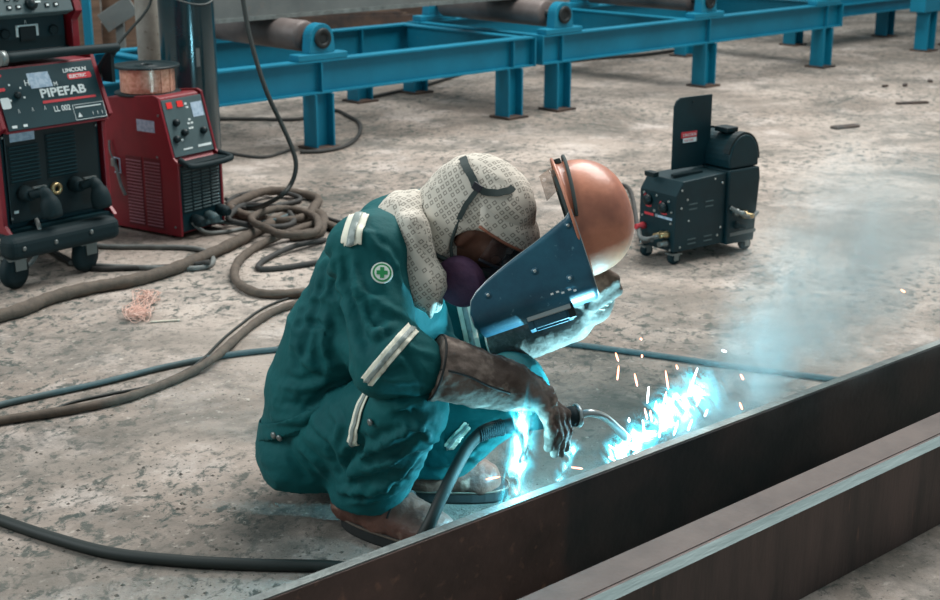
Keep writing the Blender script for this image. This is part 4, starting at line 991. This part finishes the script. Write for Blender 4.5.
# ---- head, body under the clothes
hc = W(481, 226, 2.80)
HF = unit(fN * math.cos(.56) + V3(0, 0, -math.sin(.56))); HS = -latN; HU = np.cross(HS, HF) * -1
HU = unit(HU - HF * (HU @ HF)); HU = HU if HU[2] > 0 else -HU
def hd_(f, s, u): return hc + HF * f + HS * s + HU * u
head = [el(hd_(-.012, 0, .025), HF, HS, .097, .076, .088), el(hd_(.012, 0, -.035), HF, HS, .075, .062, .075), rc(hd_(.055, 0, -.085), hd_(.05, 0, -.095), .028, .026, HS, 1.5),
        rc(hd_(.086, 0, .01), hd_(.108, 0, -.022), .009, .014), rc(hd_(.098, .012, -.026), hd_(.098, -.012, -.026), .010), rc(hd_(.083, .03, .022), hd_(.083, -.03, .022), .012),
        rc(hd_(.087, .014, -.055), hd_(.087, -.014, -.055), .0085), rc(hd_(.084, .012, -.066), hd_(.084, -.012, -.066), .0095), rc(hd_(.055, .045, -.02), hd_(.055, .042, -.025), .028), rc(hd_(.055, -.045, -.02), hd_(.055, -.042, -.025), .028),
        rc(hd_(-.01, .074, .0), hd_(-.014, .076, -.03), .016, .011), rc(hd_(-.01, -.074, .0), hd_(-.014, -.076, -.03), .016, .011),
        rc(hd_(-.02, 0, -.06), J['neck'], .055, .058), rc(J['neck'], J['upper'], .058, .07), rc(J['upper'], J['chest'], .075, .09, PW, 1.35), rc(J['chest'], J['mid'], .09, .09, PW, 1.3), rc(J['mid'], J['pelvis'], .09, .09, PW, 1.3),
        rc(J['upper'], J['shN'], .06, .055), rc(J['upper'], J['shF'], .06, .055), rc(J['shN'], J['elbN'], .052, .042), rc(J['elbN'], J['wristN'], .042, .028), rc(J['shF'], J['elbF'], .052, .042), rc(J['elbF'], J['wristF'], .042, .028),
        rc(J['hipN'], J['kneeN'], .075, .055), rc(J['hipF'], J['kneeF'], .075, .055), rc(J['kneeN'], J['ankN'], .05, .035), rc(J['kneeF'], J['ankF'], .05, .035), rc(J['pelvis'], J['butt'], .08, .075, PW, 1.3)]
body = net_build('body', net(head, .0075, .016), 'skin', person)
for s in (.031, -.031):
    e = MB(); e.lathe([(.0115 * math.sin(a), -.0115 * math.cos(a)) for a in np.linspace(.05, 3.09, 10)], hd_(.079, s, .004), HF, 16); e = e.build('eye', 'eye_white', body, True)
    MB().lathe([(.005, .0), (.004, .0013), (.001, .0018)], hd_(.090, s, .003), unit(HF - HU * .15), 12).build('iris', 'eye_dark', e, True)
# ---- hood: printed cloth cap with a bill, and a drape round the neck
def box_uv(o, fr):
    me = o.data; uv = me.uv_layers.new(name='UVMap'); A, B, Cc = [Vector(x) for x in fr]
    for p in me.polygons:
        n = p.normal; da, db, dc = abs(n.dot(A)), abs(n.dot(B)), abs(n.dot(Cc))
        for li in p.loop_indices:
            c = me.vertices[me.loops[li].vertex_index].co
            a, b, e = c.dot(A), c.dot(B), c.dot(Cc)
            uv.data[li].uv = (a, e) if db >= da * .8 and db >= dc * .8 else ((b, e) if da > dc else (b, a))
hood = [el(hd_(-.030, 0, .034), HF, HS, .112, .099, .113), el(hd_(-.040, 0, -.02), HF, HS, .102, .096, .100), rc(hd_(-.055, 0, -.06), hd_(-.080, 0, -.12), .088, .082, HS, 1.05), el(hd_(.015, 0, .062), HF, HS, .072, .085, .060)]
hcut = [rc(hd_(.030, 0, -.030), hd_(.18, 0, -.038), .062, .062, HS, 3.2), rc(hd_(.030, 0, -.06), hd_(.02, 0, -.19), .060, .064, HS, 3.2), el(hd_(-.012, 0, .0), HF, HS, .088, .080, .098)]
hv, hq = net(hood, .0065, .04, cuts=[(hd_(-.09, 0, -.15), unit(-HU + HF * -.35))], subs=hcut, ks=.008)
n_ = vnormals(hv, hq)
for a, b, w, h in (((-.10, .05, .02), (-.02, .11, -.03), .014, -.006), ((-.11, .06, -.02), (-.03, .1, -.07), .014, .006), ((-.02, .1, .03), (.05, .09, .06), .014, -.004)): hv = fold(hv, n_, hd_(*a), hd_(*b), w, h)
hv = wrinkle(hv, n_, .003, 22, HU, 1.6, 2.2)
hoodo = net_build('hood', (hv, hq), 'hood_cloth', person); box_uv(hoodo, (HF, HS, HU))
# bill: a curved cloth brim over the brow
b_ = MB(); R = []
for t in np.linspace(0, 1, 9):
    row = []
    for a in np.linspace(-1.5, 1.5, 27):
        ca = max(0, math.cos(a)); p0 = V3(-.030 + .098 * ca, .085 * math.sin(a), .085); p1 = V3(-.012 + .146 * ca ** .8, .103 * math.sin(a), .034 - .006 * ca)
        q = p0 * (1 - t) + p1 * t; bul = .016 * math.sin(math.pi * min(1, t * 1.1)) * (1 - t * .4)
        row.append(hd_(q[0] + bul * ca, q[1] + bul * math.sin(a) * .8, q[2]))
    R.append(row)
b_.rings(R, False, True, closed=False)
bo = b_.build('hood_bill', 'hood_cloth', hoodo, True); so = bo.modifiers.new('t', 'SOLIDIFY'); so.thickness = .004; box_uv(bo, (HF, HS, HU))
edge = MB().tube(R[-1], .0032, 6).build('bill_piping', 'glove_rust', hoodo, True)
# drape from the jaw to collar and chest
dr = [rc(hd_(-.07, 0, -.085), W(414, 236, 2.82), .088, .082), rc(W(412, 238, 2.80), W(408, 226, 2.80), .082, .078, PW, 1.1), rc(W(412, 225, 2.71), W(424, 285, 2.68), .030, .034, fN, 1.2), rc(W(424, 285, 2.68), W(443, 322, 2.66), .032, .012, fN, 1.3), rc(W(425, 250, 2.80), W(430, 300, 2.75), .062, .030)]
dv, dq = net(dr, .0075, .03, subs=[rc(hd_(.12, .15, -.13), hd_(.12, -.15, -.13), .095)], ks=.01)
n_ = vnormals(dv, dq)
for a, b, w, h, Y in (((405, 200), (425, 270), .012, .008, 2.68), ((415, 215), (440, 290), .010, -.008, 2.66), ((395, 205), (412, 260), .012, -.007, 2.70), ((430, 260), (440, 320), .008, .006, 2.64), ((438, 265), (450, 310), .008, -.006, 2.64)): dv = fold(dv, n_, W(*a, Y), W(*b, Y), w * 1.3, h)
dv = wrinkle(dv, n_, .004, 24, V3(1, 0, .3), 1.8, 4.4)
dro = net_build('neck_drape', (dv, dq), 'hood_cloth', person); box_uv(dro, (HF, HS, HU))
# ---- goggles and respirator
gg = MB(); R = []
for t in np.linspace(0, 1, 5):
    R.append([hd_(.012 + .094 * math.cos(a), .088 * math.sin(a), .028 - .062 * t) for a in np.linspace(-1.25, 1.25, 19)])
gg.rings(R, False, True, closed=False); go = gg.build('goggle_lens', 'goggle_clear', person, True)
so = go.modifiers.new('t', 'SOLIDIFY'); so.thickness = .002
MB().tube(R[-1], .004, 6).build('goggle_rim', 'resp_face', go, True)
rp = net([rc(hd_(.07, 0, -.035), hd_(.085, 0, -.085), .045, .042, HS, 1.25), rc(hd_(.10, 0, -.06), hd_(.118, 0, -.075), .028, .024), rc(hd_(.075, .03, -.08), hd_(.045, .082, -.10), .022, .026), rc(hd_(.075, -.03, -.08), hd_(.045, -.082, -.10), .022, .026)], .005, .02)
resp = net_build('respirator', rp, 'resp_face', person)
for s in (1, -1):
    ax = unit(HS * s * .9 + HF * -.05 - HU * .15); c = hd_(.036, s * .092, -.092)
    MB().lathe([(.02, -.012), (.050, -.010), (.056, .0), (.056, .014), (.050, .022), (.02, .024)], c, ax, 36).build('filter_disc', 'resp_purple', resp, True, bevel=.002)
def strap(pts, w, name='head_strap', th=.0025, lift=.004):
    """flat webbing laid on the hood: pts are head coordinates, pushed out to the cloth"""
    P = spline([hd_(*p) for p in pts], 6); c0 = hd_(-.02, 0, .0); R = []
    allv = np.concatenate([hv, dv]); alln = np.concatenate([vnormals(hv, hq), vnormals(dv, dq)])
    Q = []
    for p in P:
        i = np.argmin(((allv - p) ** 2).sum(1)); Q.append((allv[i], alln[i]))
    for k in range(len(Q)):
        p = np.mean([Q[j][0] for j in range(max(0, k - 1), min(len(Q), k + 2))], 0); n = unit(np.mean([Q[j][1] for j in range(max(0, k - 2), min(len(Q), k + 3))], 0))
        t = unit(Q[min(k + 1, len(Q) - 1)][0] - Q[max(k - 1, 0)][0]); s = unit(np.cross(n, t)); p = p + n * lift
        R.append([p - s * w / 2, p + s * w / 2, p + s * w / 2 + n * th, p - s * w / 2 + n * th])
    return MB().rings(R, True, False).build(name, 'strap', resp, True)
strap([(-.118, .03, .12), (-.095, .06, .115), (-.065, .09, .108), (-.042, .1, .100)], .017)
strap([(-.042, .1, .100), (-.012, .1, .112), (.012, .085, .130), (.022, .06, .145)], .015)
strap([(-.042, .1, .100), (-.040, .1, .06), (-.036, .1, .015)], .011)
strap([(-.045, .1, -.085), (-.085, .085, -.05), (-.12, .06, -.01), (-.14, .0, .0)], .016)
MB().tube(spline([hd_(-.036, .102, .02), hd_(-.030, .104, -.01), hd_(-.02, .102, -.04), hd_(.01, .095, -.08)], 5), .004, 6).build('side_strap', 'strap', resp, True)
MB().tube(spline([hd_(-.06, .100, -.075), hd_(-.02, .100, -.072), hd_(.03, .09, -.06), hd_(.075, .06, -.06)], 5), .0055, 6).build('side_strap', 'strap', resp, True)
bk = MB(); c = hd_(-.042, .100, .100); bk.box(c, (.020, .016, .004), HF, HU); bk.build('strap_buckle', 'resp_face', resp, True, bevel=.001)

# ---- torch (held), then the gloves that close on it
tA = W(484, 430, 2.615); tB = W(575, 416, 2.690); tD = unit(tB - tA)
torch = thing('welding_torch', 'welding torch with black handle and bent neck held in the right gauntlet', 'welding torch', (tB[0], tB[1], tB[2]))
MB().tube([tA + tD * .04, tA + tD * .06, tB - tD * .03, tB - tD * .012, tB], [.014, .017, .018, .023, .023], 18).build('handle', 'rubber', torch, True)
MB().lathe([(.023, 0), (.026, .003), (.026, .008), (.012, .012)], tB, tD, 20).build('handle_collar', 'bright_steel', torch, True)
arc = W(634, 446, 2.795)
nk = spline([tB, W(590, 413, 2.685), W(604, 417, 2.71), W(616, 427, 2.74), W(626, 438, 2.77)], 6)
MB().tube(nk, [.0085] * (len(nk) - 7) + [.0085, .0088, .0095, .0105, .0105, .0105, .0095], 12).build('swan_neck', 'bright_steel', torch, True)
MB().cyl(nk[-1], nk[-1] + unit(nk[-1] - nk[-3]) * .012, .0035, n=8).build('contact_tip', 'copper', torch, True)
sp = MB(); P = []
for k in range(150):
    t = k / 149; a = t * 2 * math.pi * 12; c = tA + tD * (.055 * t - .012) + V3(0, 0, -.010) * (1 - t) ** 2; u, w = perp(tD); P.append(c + (u * math.cos(a) + w * math.sin(a)) * (.0145 + .002 * t))
sp.tube(P, .0024, 5); sp.build('strain_spring', 'rubber', torch, True)
cb = [at(-420, 420, .012), at(-180, 462, .012), at(-40, 505, .012), at(0, 520, .012), at(50, 537, .012), at(110, 553, .012), at(180, 561, .012), at(260, 565, .012), at(320, 566, .012), at(365, 568, .014), W(405, 560, 2.50), W(426, 530, 2.49), W(442, 496, 2.53), W(458, 464, 2.58), W(470, 444, 2.605), tA + tD * .005, tA + tD * .045]
MB().tube(spline(cb, 8), .0135, 12).build('torch_cable', 'hose_black', torch, True)

def glove(wr, hand_prims, cuff, rc0, rc1, m, h=.0042, k=.010, amp=1.0):
    g = [rc(cuff, wr, rc0, rc1)] + hand_prims
    v, q = net(g, h, k, cuts=[(cuff, cuff - wr)])
    n = vnormals(v, q); v = wrinkle(v, n, .0035 * amp, 20, unit(wr - cuff), 1.3, 6.6); v = wrinkle(v, n, .0016 * amp, 55, None, 1, 1.1)
    o = net_build('gauntlet', (v, q), m, person)
    return o, (v, q)
u1 = tD; dn = unit(V3(0, 0, -1) - tD * (-tD[2])); nr = np.cross(tD, dn); nr = nr if nr[1] < 0 else -nr     # along handle, down, towards viewer side
hb = W(528, 392, 2.615)
fing = []
# fingers drop over the handle from the knuckles and curl back under it
for i in range(4):
    Yk = 2.588 + .0205 * i; ln = (-4, 3, 2, -3)[i]; dx = (0, 2, 3, 2)[i]
    dx = (-9, -3, 3, 8)[i]
    k0 = W(542 + dx * .6, 400 - i, Yk); k1 = W(555 + dx, 414, Yk - .004); k2 = W(559 + dx, 434 + ln * .5, Yk + .002); k3 = W(558 + dx, 451 + ln, Yk + .012)
    fing += [rc(k0, k1, .0150, .0132), rc(k1, k2, .0130, .0118), rc(k2, k3, .0116, .0098)]
# thumb leaves the far side of the palm, lies along the handle
th0 = W(528, 402, 2.655); th1 = W(546, 415, 2.70); th2 = W(562, 420, 2.715)
fing += [rc(th0, th1, .016, .0135), rc(th1, th2, .0130, .0115)]
palm = [rc(J['wristN'], hb, .048, .038, V3(0, 1, 0), 1.05), rc(hb, W(546, 398, 2.62), .036, .022, V3(0, 1, 0), 1.6)]
gN, gNq = glove(J['wristN'], palm + fing, J['cuffN'] - .012 * unit(J['wristN'] - J['cuffN']), .068, .052, 'glove_leather', amp=1.4)
MB().tube([p for p in spline([on_surface(gNq, x, y)[0] for x, y in ((436, 366), (455, 372), (475, 379), (495, 389), (512, 399))], 4)], .0026, 6).build('seam', 'boot_sole', gN, True)
cc = J['cuffN'] - .012 * unit(J['wristN'] - J['cuffN']); cx = unit(J['wristN'] - J['cuffN']); u, w = perp(cx)
MB().tube([cc + (u * math.cos(a) + w * math.sin(a)) * .0685 for a in np.linspace(0, 2 * math.pi, 33)], .0026, 6, cap=False).build('cuff_binding', 'boot_sole', gN, True)

# ================================================================== HARD HAT WITH WELDING SHIELD, held before the face
RT, UP, BK = V3(1, 0, 0), V3(0, sT, cT), V3(0, -cT, sT)
hx = W(571, 221, 2.76)
hU = unit(.95 * RT + .31 * UP + .05 * BK); hF = unit(.31 * RT - .95 * UP); hF = unit(hF - hU * (hF @ hU)); hS = np.cross(hF, hU); hS = hS if hS @ BK > 0 else -hS
ya = math.radians(5); hF, hS = hF * math.cos(ya) + hS * math.sin(ya), hS * math.cos(ya) - hF * math.sin(ya)
def hh(u, f, s): return hx + hU * u + hF * f + hS * s
helmet = thing('welding_helmet', 'scuffed copper-orange hard hat with dark blue welding shield held before the hooded face', 'welding helmet', (hx[0], hx[1], hx[2]))
def hat_ring(t, g=0.0):
    # t: 0 at the rim, 1 at the crown
    r = max(0.0, 1 - t ** 2.5) ** (1 / 2.3); z = .130 * t
    return [hh(z, (.126 + g) * r * math.cos(a), (.106 + g) * r * math.sin(a)) for a in np.linspace(0, 2 * math.pi, 49)[:-1]]
R = [hat_ring(0, .010), hat_ring(0.012, .011), hat_ring(.03, .002)] + [hat_ring(t) for t in (.08, .2, .32, .44, .55, .65, .74, .82, .89, .94, .97, .99, .999)]
mb = MB().rings(R, False, True); mb.f.append(tuple(range(len(mb.v) - 48, len(mb.v)))); mb.sm.append(True)
sh = mb.build('hat_shell', 'hat_copper', helmet, True); s = sh.modifiers.new('t', 'SOLIDIFY'); s.thickness = .003; s.offset = -1
rim = MB().tube(hat_ring(.005, .011) + [hat_ring(.005, .011)[0]], .0032, 8, cap=False).build('rim', 'hat_copper', sh, True)
# headband inside, and clear tab at the back of the rim
R = [[hh(z, .115 * math.cos(a), .088 * math.sin(a)) for a in np.linspace(0, 2 * math.pi, 41)[:-1]] for z in (-.008, .028)]
MB().rings(R, False, True).build('headband', 'strap', helmet, True).modifiers.new('t', 'SOLIDIFY').thickness = .003
tb = MB(); tb.rings([[hh(-.002, -.118 + .05 * k, .04 + .012 * math.sin(k * 3)) for k in np.linspace(0, 1, 6)], [hh(-.036, -.105 + .055 * k, .045 + .012 * math.sin(k * 3)) for k in np.linspace(0, 1, 6)]], False, True, closed=False)
tb.build('clear_tab', 'visor_clear', helmet, True).modifiers.new('t', 'SOLIDIFY').thickness = .002
# dark spring band over the side
P = []
for k in np.linspace(0, 1, 14):
    a = math.pi - k * (math.pi / 2 + .05); r = (1 - .2 ** 2.5) ** (1 / 2.3); P.append(hh(.026 - .016 * k ** 3, .137 * r * math.cos(a), .110 * r * math.sin(a)))
MB().tube(P, .0042, 6).build('shield_spring', 'strap', helmet, True)
P2 = [p - 2 * hS * ((p - hx) @ hS) for p in P]; MB().tube(P2, .0042, 6).build('shield_spring', 'strap', helmet, True)
MB().box(hh(.010, -.125, .03), (.016, .012, .008), hU, hF).build('spring_clip', 'strap', helmet, True, bevel=.002)
# shield: wraps from one side over the front to the other
def rear(u):
    tb_ = [(0.006, -.012), (-.014, .004), (-.08, .030), (-.158, .056), (-.225, .084), (-.248, .104), (-.258, .130)]
    xs = [-a for a, _ in tb_]; return float(np.interp(-u, xs, [b for _, b in tb_]))
def upath(u, g=0.0, n=9):
    fr_ = rear(u); fmax = .170 + .006 * (u / -.25) - (.020 if u < -.25 else 0) + g; sw = .109 - .010 * max(0, (-u - .12) / .13) + g; rad = min(.055, fmax - fr_ - .004); pts = []
    for k in range(n): pts.append((fr_ + (fmax - rad - fr_) * k / (n - 1), sw))
    for k in range(1, 9):
        a = k / 8 * math.pi / 2; pts.append((fmax - rad + rad * math.sin(a), sw - rad + rad * math.cos(a)))
    m_ = [(f, -s) for f, s in reversed(pts)]
    mids = [(fmax, s) for s in np.linspace(sw - rad, -(sw - rad), 7)[1:-1]]
    return pts + mids + m_
us = [.004, -.006, -.014, -.05, -.09, -.13, -.17, -.205, -.232, -.248, -.258]
R = [[hh(u - (.010 if (u > -.02 and False) else 0), f, s) for f, s in upath(u)] for u in us]
sd = MB().rings(R, False, True, closed=False).build('face_shield', 'shield_blue', helmet, True)
md = sd.modifiers.new('t', 'SOLIDIFY'); md.thickness = .0028; md.offset = 0
edge = [r[0] for r in R] + R[-1] + [r[-1] for r in reversed(R)]
MB().tube(edge, .0016, 6).build('shield_edge', 'bright_steel', sd, True)
MB().tube(R[0], .0016, 6).build('shield_edge', 'bright_steel', sd, True)
for px, py in ((537, 270), (569, 277), (494, 292), (567, 227)):
    dx, dy = px - 571, py - 221; u = (.95 * dx - .31 * dy) / 450; f = (.31 * dx + .95 * dy) / 450
    MB().lathe([(.0075, -.001), (.0075, .002), (.005, .0035), (.001, .004)], hh(u, f * .97 + .01, .109 - .010 * max(0, (-u - .12) / .13)), hS, 16).build('rivet', 'shield_blue', sd, True)
    MB().lathe([(.0035, .002), (.0035, .0048), (.001, .0052)], hh(u, f * .97 + .01, .109 - .010 * max(0, (-u - .12) / .13)), hS, 12).build('rivet_head', 'bright_steel', sd, True)
for i, (px, py) in enumerate(((556, 301), (561, 299), (566, 300), (572, 297), (577, 298))):
    dx, dy = px - 571, py - 221; u = (.95 * dx - .31 * dy) / 450; f = (.31 * dx + .95 * dy) / 450
    MB().box(hh(u, f * .9, .1093), (.006, .004, .001), hU, unit(hF + (.3 * (i % 2)) * hU)).build('printed_mark', 'white_print', sd, True)
lh = MB(); cu = -.105
for u0, u1, s0, s1 in ((cu - .048, cu - .036, -.062, .062), (cu + .036, cu + .048, -.062, .062), (cu - .036, cu + .036, -.062, -.050), (cu - .036, cu + .036, .050, .062)):
    lh.box(hh((u0 + u1) / 2, .182, (s0 + s1) / 2), (u1 - u0, s1 - s0, .030), hU, hS)
lens = lh.build('lens_frame', 'shield_blue', helmet, True, bevel=.002)
MB().box(hh(cu, .182, 0), (.074, .102, .010), hU, hS).build('filter_lens', 'lens_dark', lens, True)
MB().box(hh(cu + .046, .184, .060), (.014, .016, .030), hU, hS).build('lens_latch', 'black_plastic', lens, True, bevel=.002)
MB().box(hh(cu, .174, .068), (.094, .010, .012), hU, hS).build('lens_rail', 'bright_steel', lens, True, bevel=.002)

# ---- left gauntlet holding the helmet from below
wr = J['wristF']; cuffP = W(500, 343, 2.955); hp = W(596, 303, 2.86)
fg = []
for i in range(4):
    o = .021 * (i - 1.5); k0 = hp + RT * o * .75 + UP * o * .5 + BK * .012; k1 = k0 + BK * .040 + UP * .012 + RT * .016 ; k2 = k1 + BK * .026 + UP * .024 - RT * .008; k3 = k2 + BK * .006 + UP * .018 - RT * .018
    fg += [rc(k0, k1, .0128, .0122), rc(k1, k2, .0120, .0114), rc(k2, k3, .0112, .0100)]
t0 = hp - RT * .02 + BK * .01; fg += [rc(t0, t0 + BK * .03 - RT * .028 + UP * .006, .0155, .0135), rc(t0 + BK * .03 - RT * .028 + UP * .006, t0 + BK * .05 - RT * .04 + UP * .018, .013, .011)]
gF, gFq = glove(wr, [rc(wr, hp, .040, .036), rc(hp - UP * .01, hp + UP * .02 + RT * .014, .034, .03)] + fg, cuffP, .062, .046, 'glove_leather', amp=.45)
cx = unit(wr - cuffP); u, w = perp(cx)
MB().tube([cuffP + (u * math.cos(a) + w * math.sin(a)) * .0625 for a in np.linspace(0, 2 * math.pi, 33)], .0024, 6, cap=False).build('cuff_binding', 'band_cream', gF, True)
# laced patch on the back of that hand
for i in range(5):
    q = hp + RT * (.002 + .008 * i) + UP * (-.012 + .009 * i) + BK * .046
    MB().tube(spline([q + RT * -.012 + UP * .004, q + BK * .006, q + RT * .012 - UP * .002], 4), .0022, 6).build('lacing', 'twine', gF, True)

# ================================================================== ARC, SPARKS, FLAME, SMOKE
al = bpy.data.lights.new('welding_arc', 'POINT'); al.energy = 42; al.color = (0.30, 0.80, 1.0); al.shadow_soft_size = .012
ao = bpy.data.objects.new('welding_arc', al); C.objects.link(ao); ao.location = Vector(arc + V3(0, 0, .015))
fl_ = bpy.data.lights.new('gas_flame_light', 'POINT'); fl_.energy = 2.6; fl_.color = (0.25, 0.80, 1.0); fl_.shadow_soft_size = .03
fo = bpy.data.objects.new('gas_flame_light', fl_); C.objects.link(fo); fo.location = Vector(W(520, 455, 2.54))
emit('spark_orange', '#ff9f74', 5.0); emit('spark_white', '#e8fbff', 9.0); emit('arc_white', '#d8fbff', 30.0)
MB().lathe([(.001, -.010), (.007, -.006), (.009, 0), (.007, .006), (.001, .010)], arc, (0, 0, 1), 12).build('arc_core', 'arc_white')
tag(bpy.data.objects['arc_core'], 'blinding white arc point at the torch tip', 'welding arc')
sk = [(617, 357, 2, 6, 0), (618, 373, -1, 10, 0), (636, 380, 2, 9, 0), (642, 356, 0, 2, 0), (648, 395, -1, 12, 1), (667, 380, 2, 13, 0), (665, 398, -2, 9, 0), (677, 367, 1, 3, 0), (694, 378, -5, 14, 1), (672, 406, -3, 16, 0), (656, 406, 0, 7, 0), (646, 414, 2, 8, 0), (651, 416, 1, 8, 0),
      (629, 420, 0, 3, 1), (644, 430, 2, 14, 1), (686, 413, -4, 10, 1), (741, 406, 2, 5, 0), (742, 377, 2, 4, 0), (724, 351, 3, 1, 1), (903, 291, 3, 2, 0), (613, 448, 6, 4, 0), (612, 459, 5, 3, 0), (577, 468, 8, 1, 0), (493, 478, 10, -2, 0), (641, 339, 1, 1, 0), (706, 413, -2, 5, 1), (698, 402, -2, 6, 0), (690, 425, -3, 8, 1), (676, 428, -3, 10, 1), (660, 432, -1, 8, 1)]
smesh = MB().tube([(0, 0, -.5), (0, 0, -.2), (0, 0, .35), (0, 0, .5)], [.25, .5, .5, .15], 6).mesh('spark')
for m_, c in (('spark_orange', 0), ('spark_white', 1)):
    me = smesh.copy(); me.materials.append(MATS[m_])
    for px, py, dx, dy, cc_ in sk:
        if cc_ != c: continue
        p = W(px, py, 2.86); q = W(px + dx, py + dy, 2.86); L = max(np.linalg.norm(q - p), .004)
        o = link_mesh('spark', me); o.location = Vector(p); o.rotation_euler = Vector(q - p).to_track_quat('Z', 'Y').to_euler(); o.scale = (.0042, .0042, L * 1.4)
        tag(o, 'glowing orange spark flying from the welding arc' if c == 0 else 'white-hot spark streak close over the welding arc', 'spark', 'sparks from the arc')

def vol(name, label, cat, org, X, Y_, Z_, size, dens_nodes):
    """a box of gas in its own frame; the density is built from its object coordinates"""
    o = MB().box((size[0] / 2, 0, 0), size).build(name, None); o.data.materials.clear()
    M = Matrix(((X[0], Y_[0], Z_[0], org[0]), (X[1], Y_[1], Z_[1], org[1]), (X[2], Y_[2], Z_[2], org[2]), (0, 0, 0, 1))); o.matrix_basis = M
    m = bpy.data.materials.new(name); m.use_nodes = True; nt = m.node_tree; nt.nodes.clear()
    out = nt.nodes.new('ShaderNodeOutputMaterial'); pv = nt.nodes.new('ShaderNodeVolumePrincipled'); nt.links.new(pv.outputs[0], out.inputs['Volume'])
    dens_nodes(nt, pv); o.data.materials.append(m)
    return tag(o, label, cat, kind='stuff')
def vmath(nt, op, a, b=None, c=None):
    n = nt.nodes.new('ShaderNodeMath'); n.operation = op
    for i, x in enumerate((a, b, c)):
        if x is None: continue
        if isinstance(x, (int, float)): n.inputs[i].default_value = x
        else: nt.links.new(x, n.inputs[i])
    return n.outputs[0]
def mrange(nt, x, a, b, c=0.0, d=1.0):
    n = nt.nodes.new('ShaderNodeMapRange'); n.interpolation_type = 'SMOOTHSTEP'
    nt.links.new(x, n.inputs['Value'])
    for k, v in zip(('From Min', 'From Max', 'To Min', 'To Max'), (a, b, c, d)): n.inputs[k].default_value = v
    return n.outputs['Result']
def plume(nt, L, r0, r1, nscale, stretch, lo, hi, detail=5, dist=0.6):
    tc = nt.nodes.new('ShaderNodeTexCoord'); sx = nt.nodes.new('ShaderNodeSeparateXYZ'); nt.links.new(tc.outputs['Object'], sx.inputs[0])
    x, y, z = sx.outputs
    R = vmath(nt, 'MULTIPLY_ADD', x, (r1 - r0) / L, r0)
    rr = vmath(nt, 'SQRT', vmath(nt, 'ADD', vmath(nt, 'MULTIPLY', y, y), vmath(nt, 'MULTIPLY', z, z)))
    mp = nt.nodes.new('ShaderNodeMapping'); mp.inputs['Scale'].default_value = stretch; nt.links.new(tc.outputs['Object'], mp.inputs['Vector'])
    nz = nt.nodes.new('ShaderNodeTexNoise'); nz.inputs['Scale'].default_value = nscale; nz.inputs['Detail'].default_value = detail; nz.inputs['Distortion'].default_value = dist
    nt.links.new(mp.outputs[0], nz.inputs['Vector'])
    q = vmath(nt, 'ADD', vmath(nt, 'DIVIDE', rr, R), vmath(nt, 'MULTIPLY', vmath(nt, 'SUBTRACT', nz.outputs['Fac'], .5), 1.1))
    fall = mrange(nt, q, 1.0, .15)
    ends = vmath(nt, 'MULTIPLY', mrange(nt, x, 0, L * .08), mrange(nt, x, L * 1.0, L * .62))
    return vmath(nt, 'MULTIPLY', vmath(nt, 'MULTIPLY', mrange(nt, nz.outputs['Fac'], lo, hi), fall), ends), x
def frame(a, b, up=(0, 0, 1)):
    X = unit(b - a); Y_ = unit(np.cross(up, X)); return X, Y_, np.cross(X, Y_), np.linalg.norm(b - a)
# drifting smoke
a, b = W(668, 455, 2.90), W(940, 175, 3.60)
X, Y_, Z_, L = frame(a, b)
def smoke(nt, pv):
    d, x = plume(nt, L, .09, .48, 3.4, (1, 1.25, 1.25), .40, .62, 7, 1.2)
    pv.inputs['Color'].default_value = (.86, .96, .95, 1); pv.inputs['Anisotropy'].default_value = .1
    nt.links.new(vmath(nt, 'MULTIPLY', d, mrange(nt, x, 0, L * .7, 5.0, 6.5)), pv.inputs['Density'])
vol('smoke_plume', 'pale drifting welding smoke rising beyond the upright plate', 'smoke', a, X, Y_, Z_, (L, .96, .96), smoke)
# flame tongues at the arc and blue gas at the torch hand
def fire(strength, r0, r1, L, nscale, stretch, lo, hi):
    def f(nt, pv):
        d, x = plume(nt, L, r0, r1, nscale, stretch, lo, hi, 3, 1.2)
        pv.inputs['Density'].default_value = 0
        rp_ = nt.nodes.new('ShaderNodeValToRGB'); e = rp_.color_ramp.elements
        e[0].color = (0.0, .14, .20, 1); e[1].color = (.75, 1.0, 1.0, 1); e[0].position = .05; e[1].position = .75
        m_ = rp_.color_ramp.elements.new(.4); m_.color = (.05, .55, .70, 1)
        nt.links.new(d, rp_.inputs['Fac']); nt.links.new(rp_.outputs['Color'], pv.inputs['Emission Color'])
        nt.links.new(vmath(nt, 'MULTIPLY', vmath(nt, 'POWER', d, 1.6), strength), pv.inputs['Emission Strength'])
    return f
for lab, a, b, r0, r1, st, ns, sq, lo, hi in (
        ('blue-white flame tongues along the plate at the arc', W(600, 468, 2.80), W(730, 366, 2.98), .06, .115, 600, 24.0, (1.1, .55, 1.1), .49, .70),
        ('wisp of blue burning gas rising between torch hand and plate', W(512, 515, 2.62), W(527, 372, 2.555), .06, .062, 300, 24.0, (.5, 1.3, 1.3), .47, .70),
        ('small blue flame lick below the gloved fingertip', W(556, 484, 2.66), W(578, 436, 2.68), .022, .038, 420, 28.0, (.6, 1.3, 1.3), .45, .68)):
    X, Y_, Z_, L = frame(a, b, BK)
    vol('arc_flame', lab, 'flame', a, X, Y_, Z_, (L, .24, .24), fire(st, r0, r1, L, ns, sq, lo, hi))
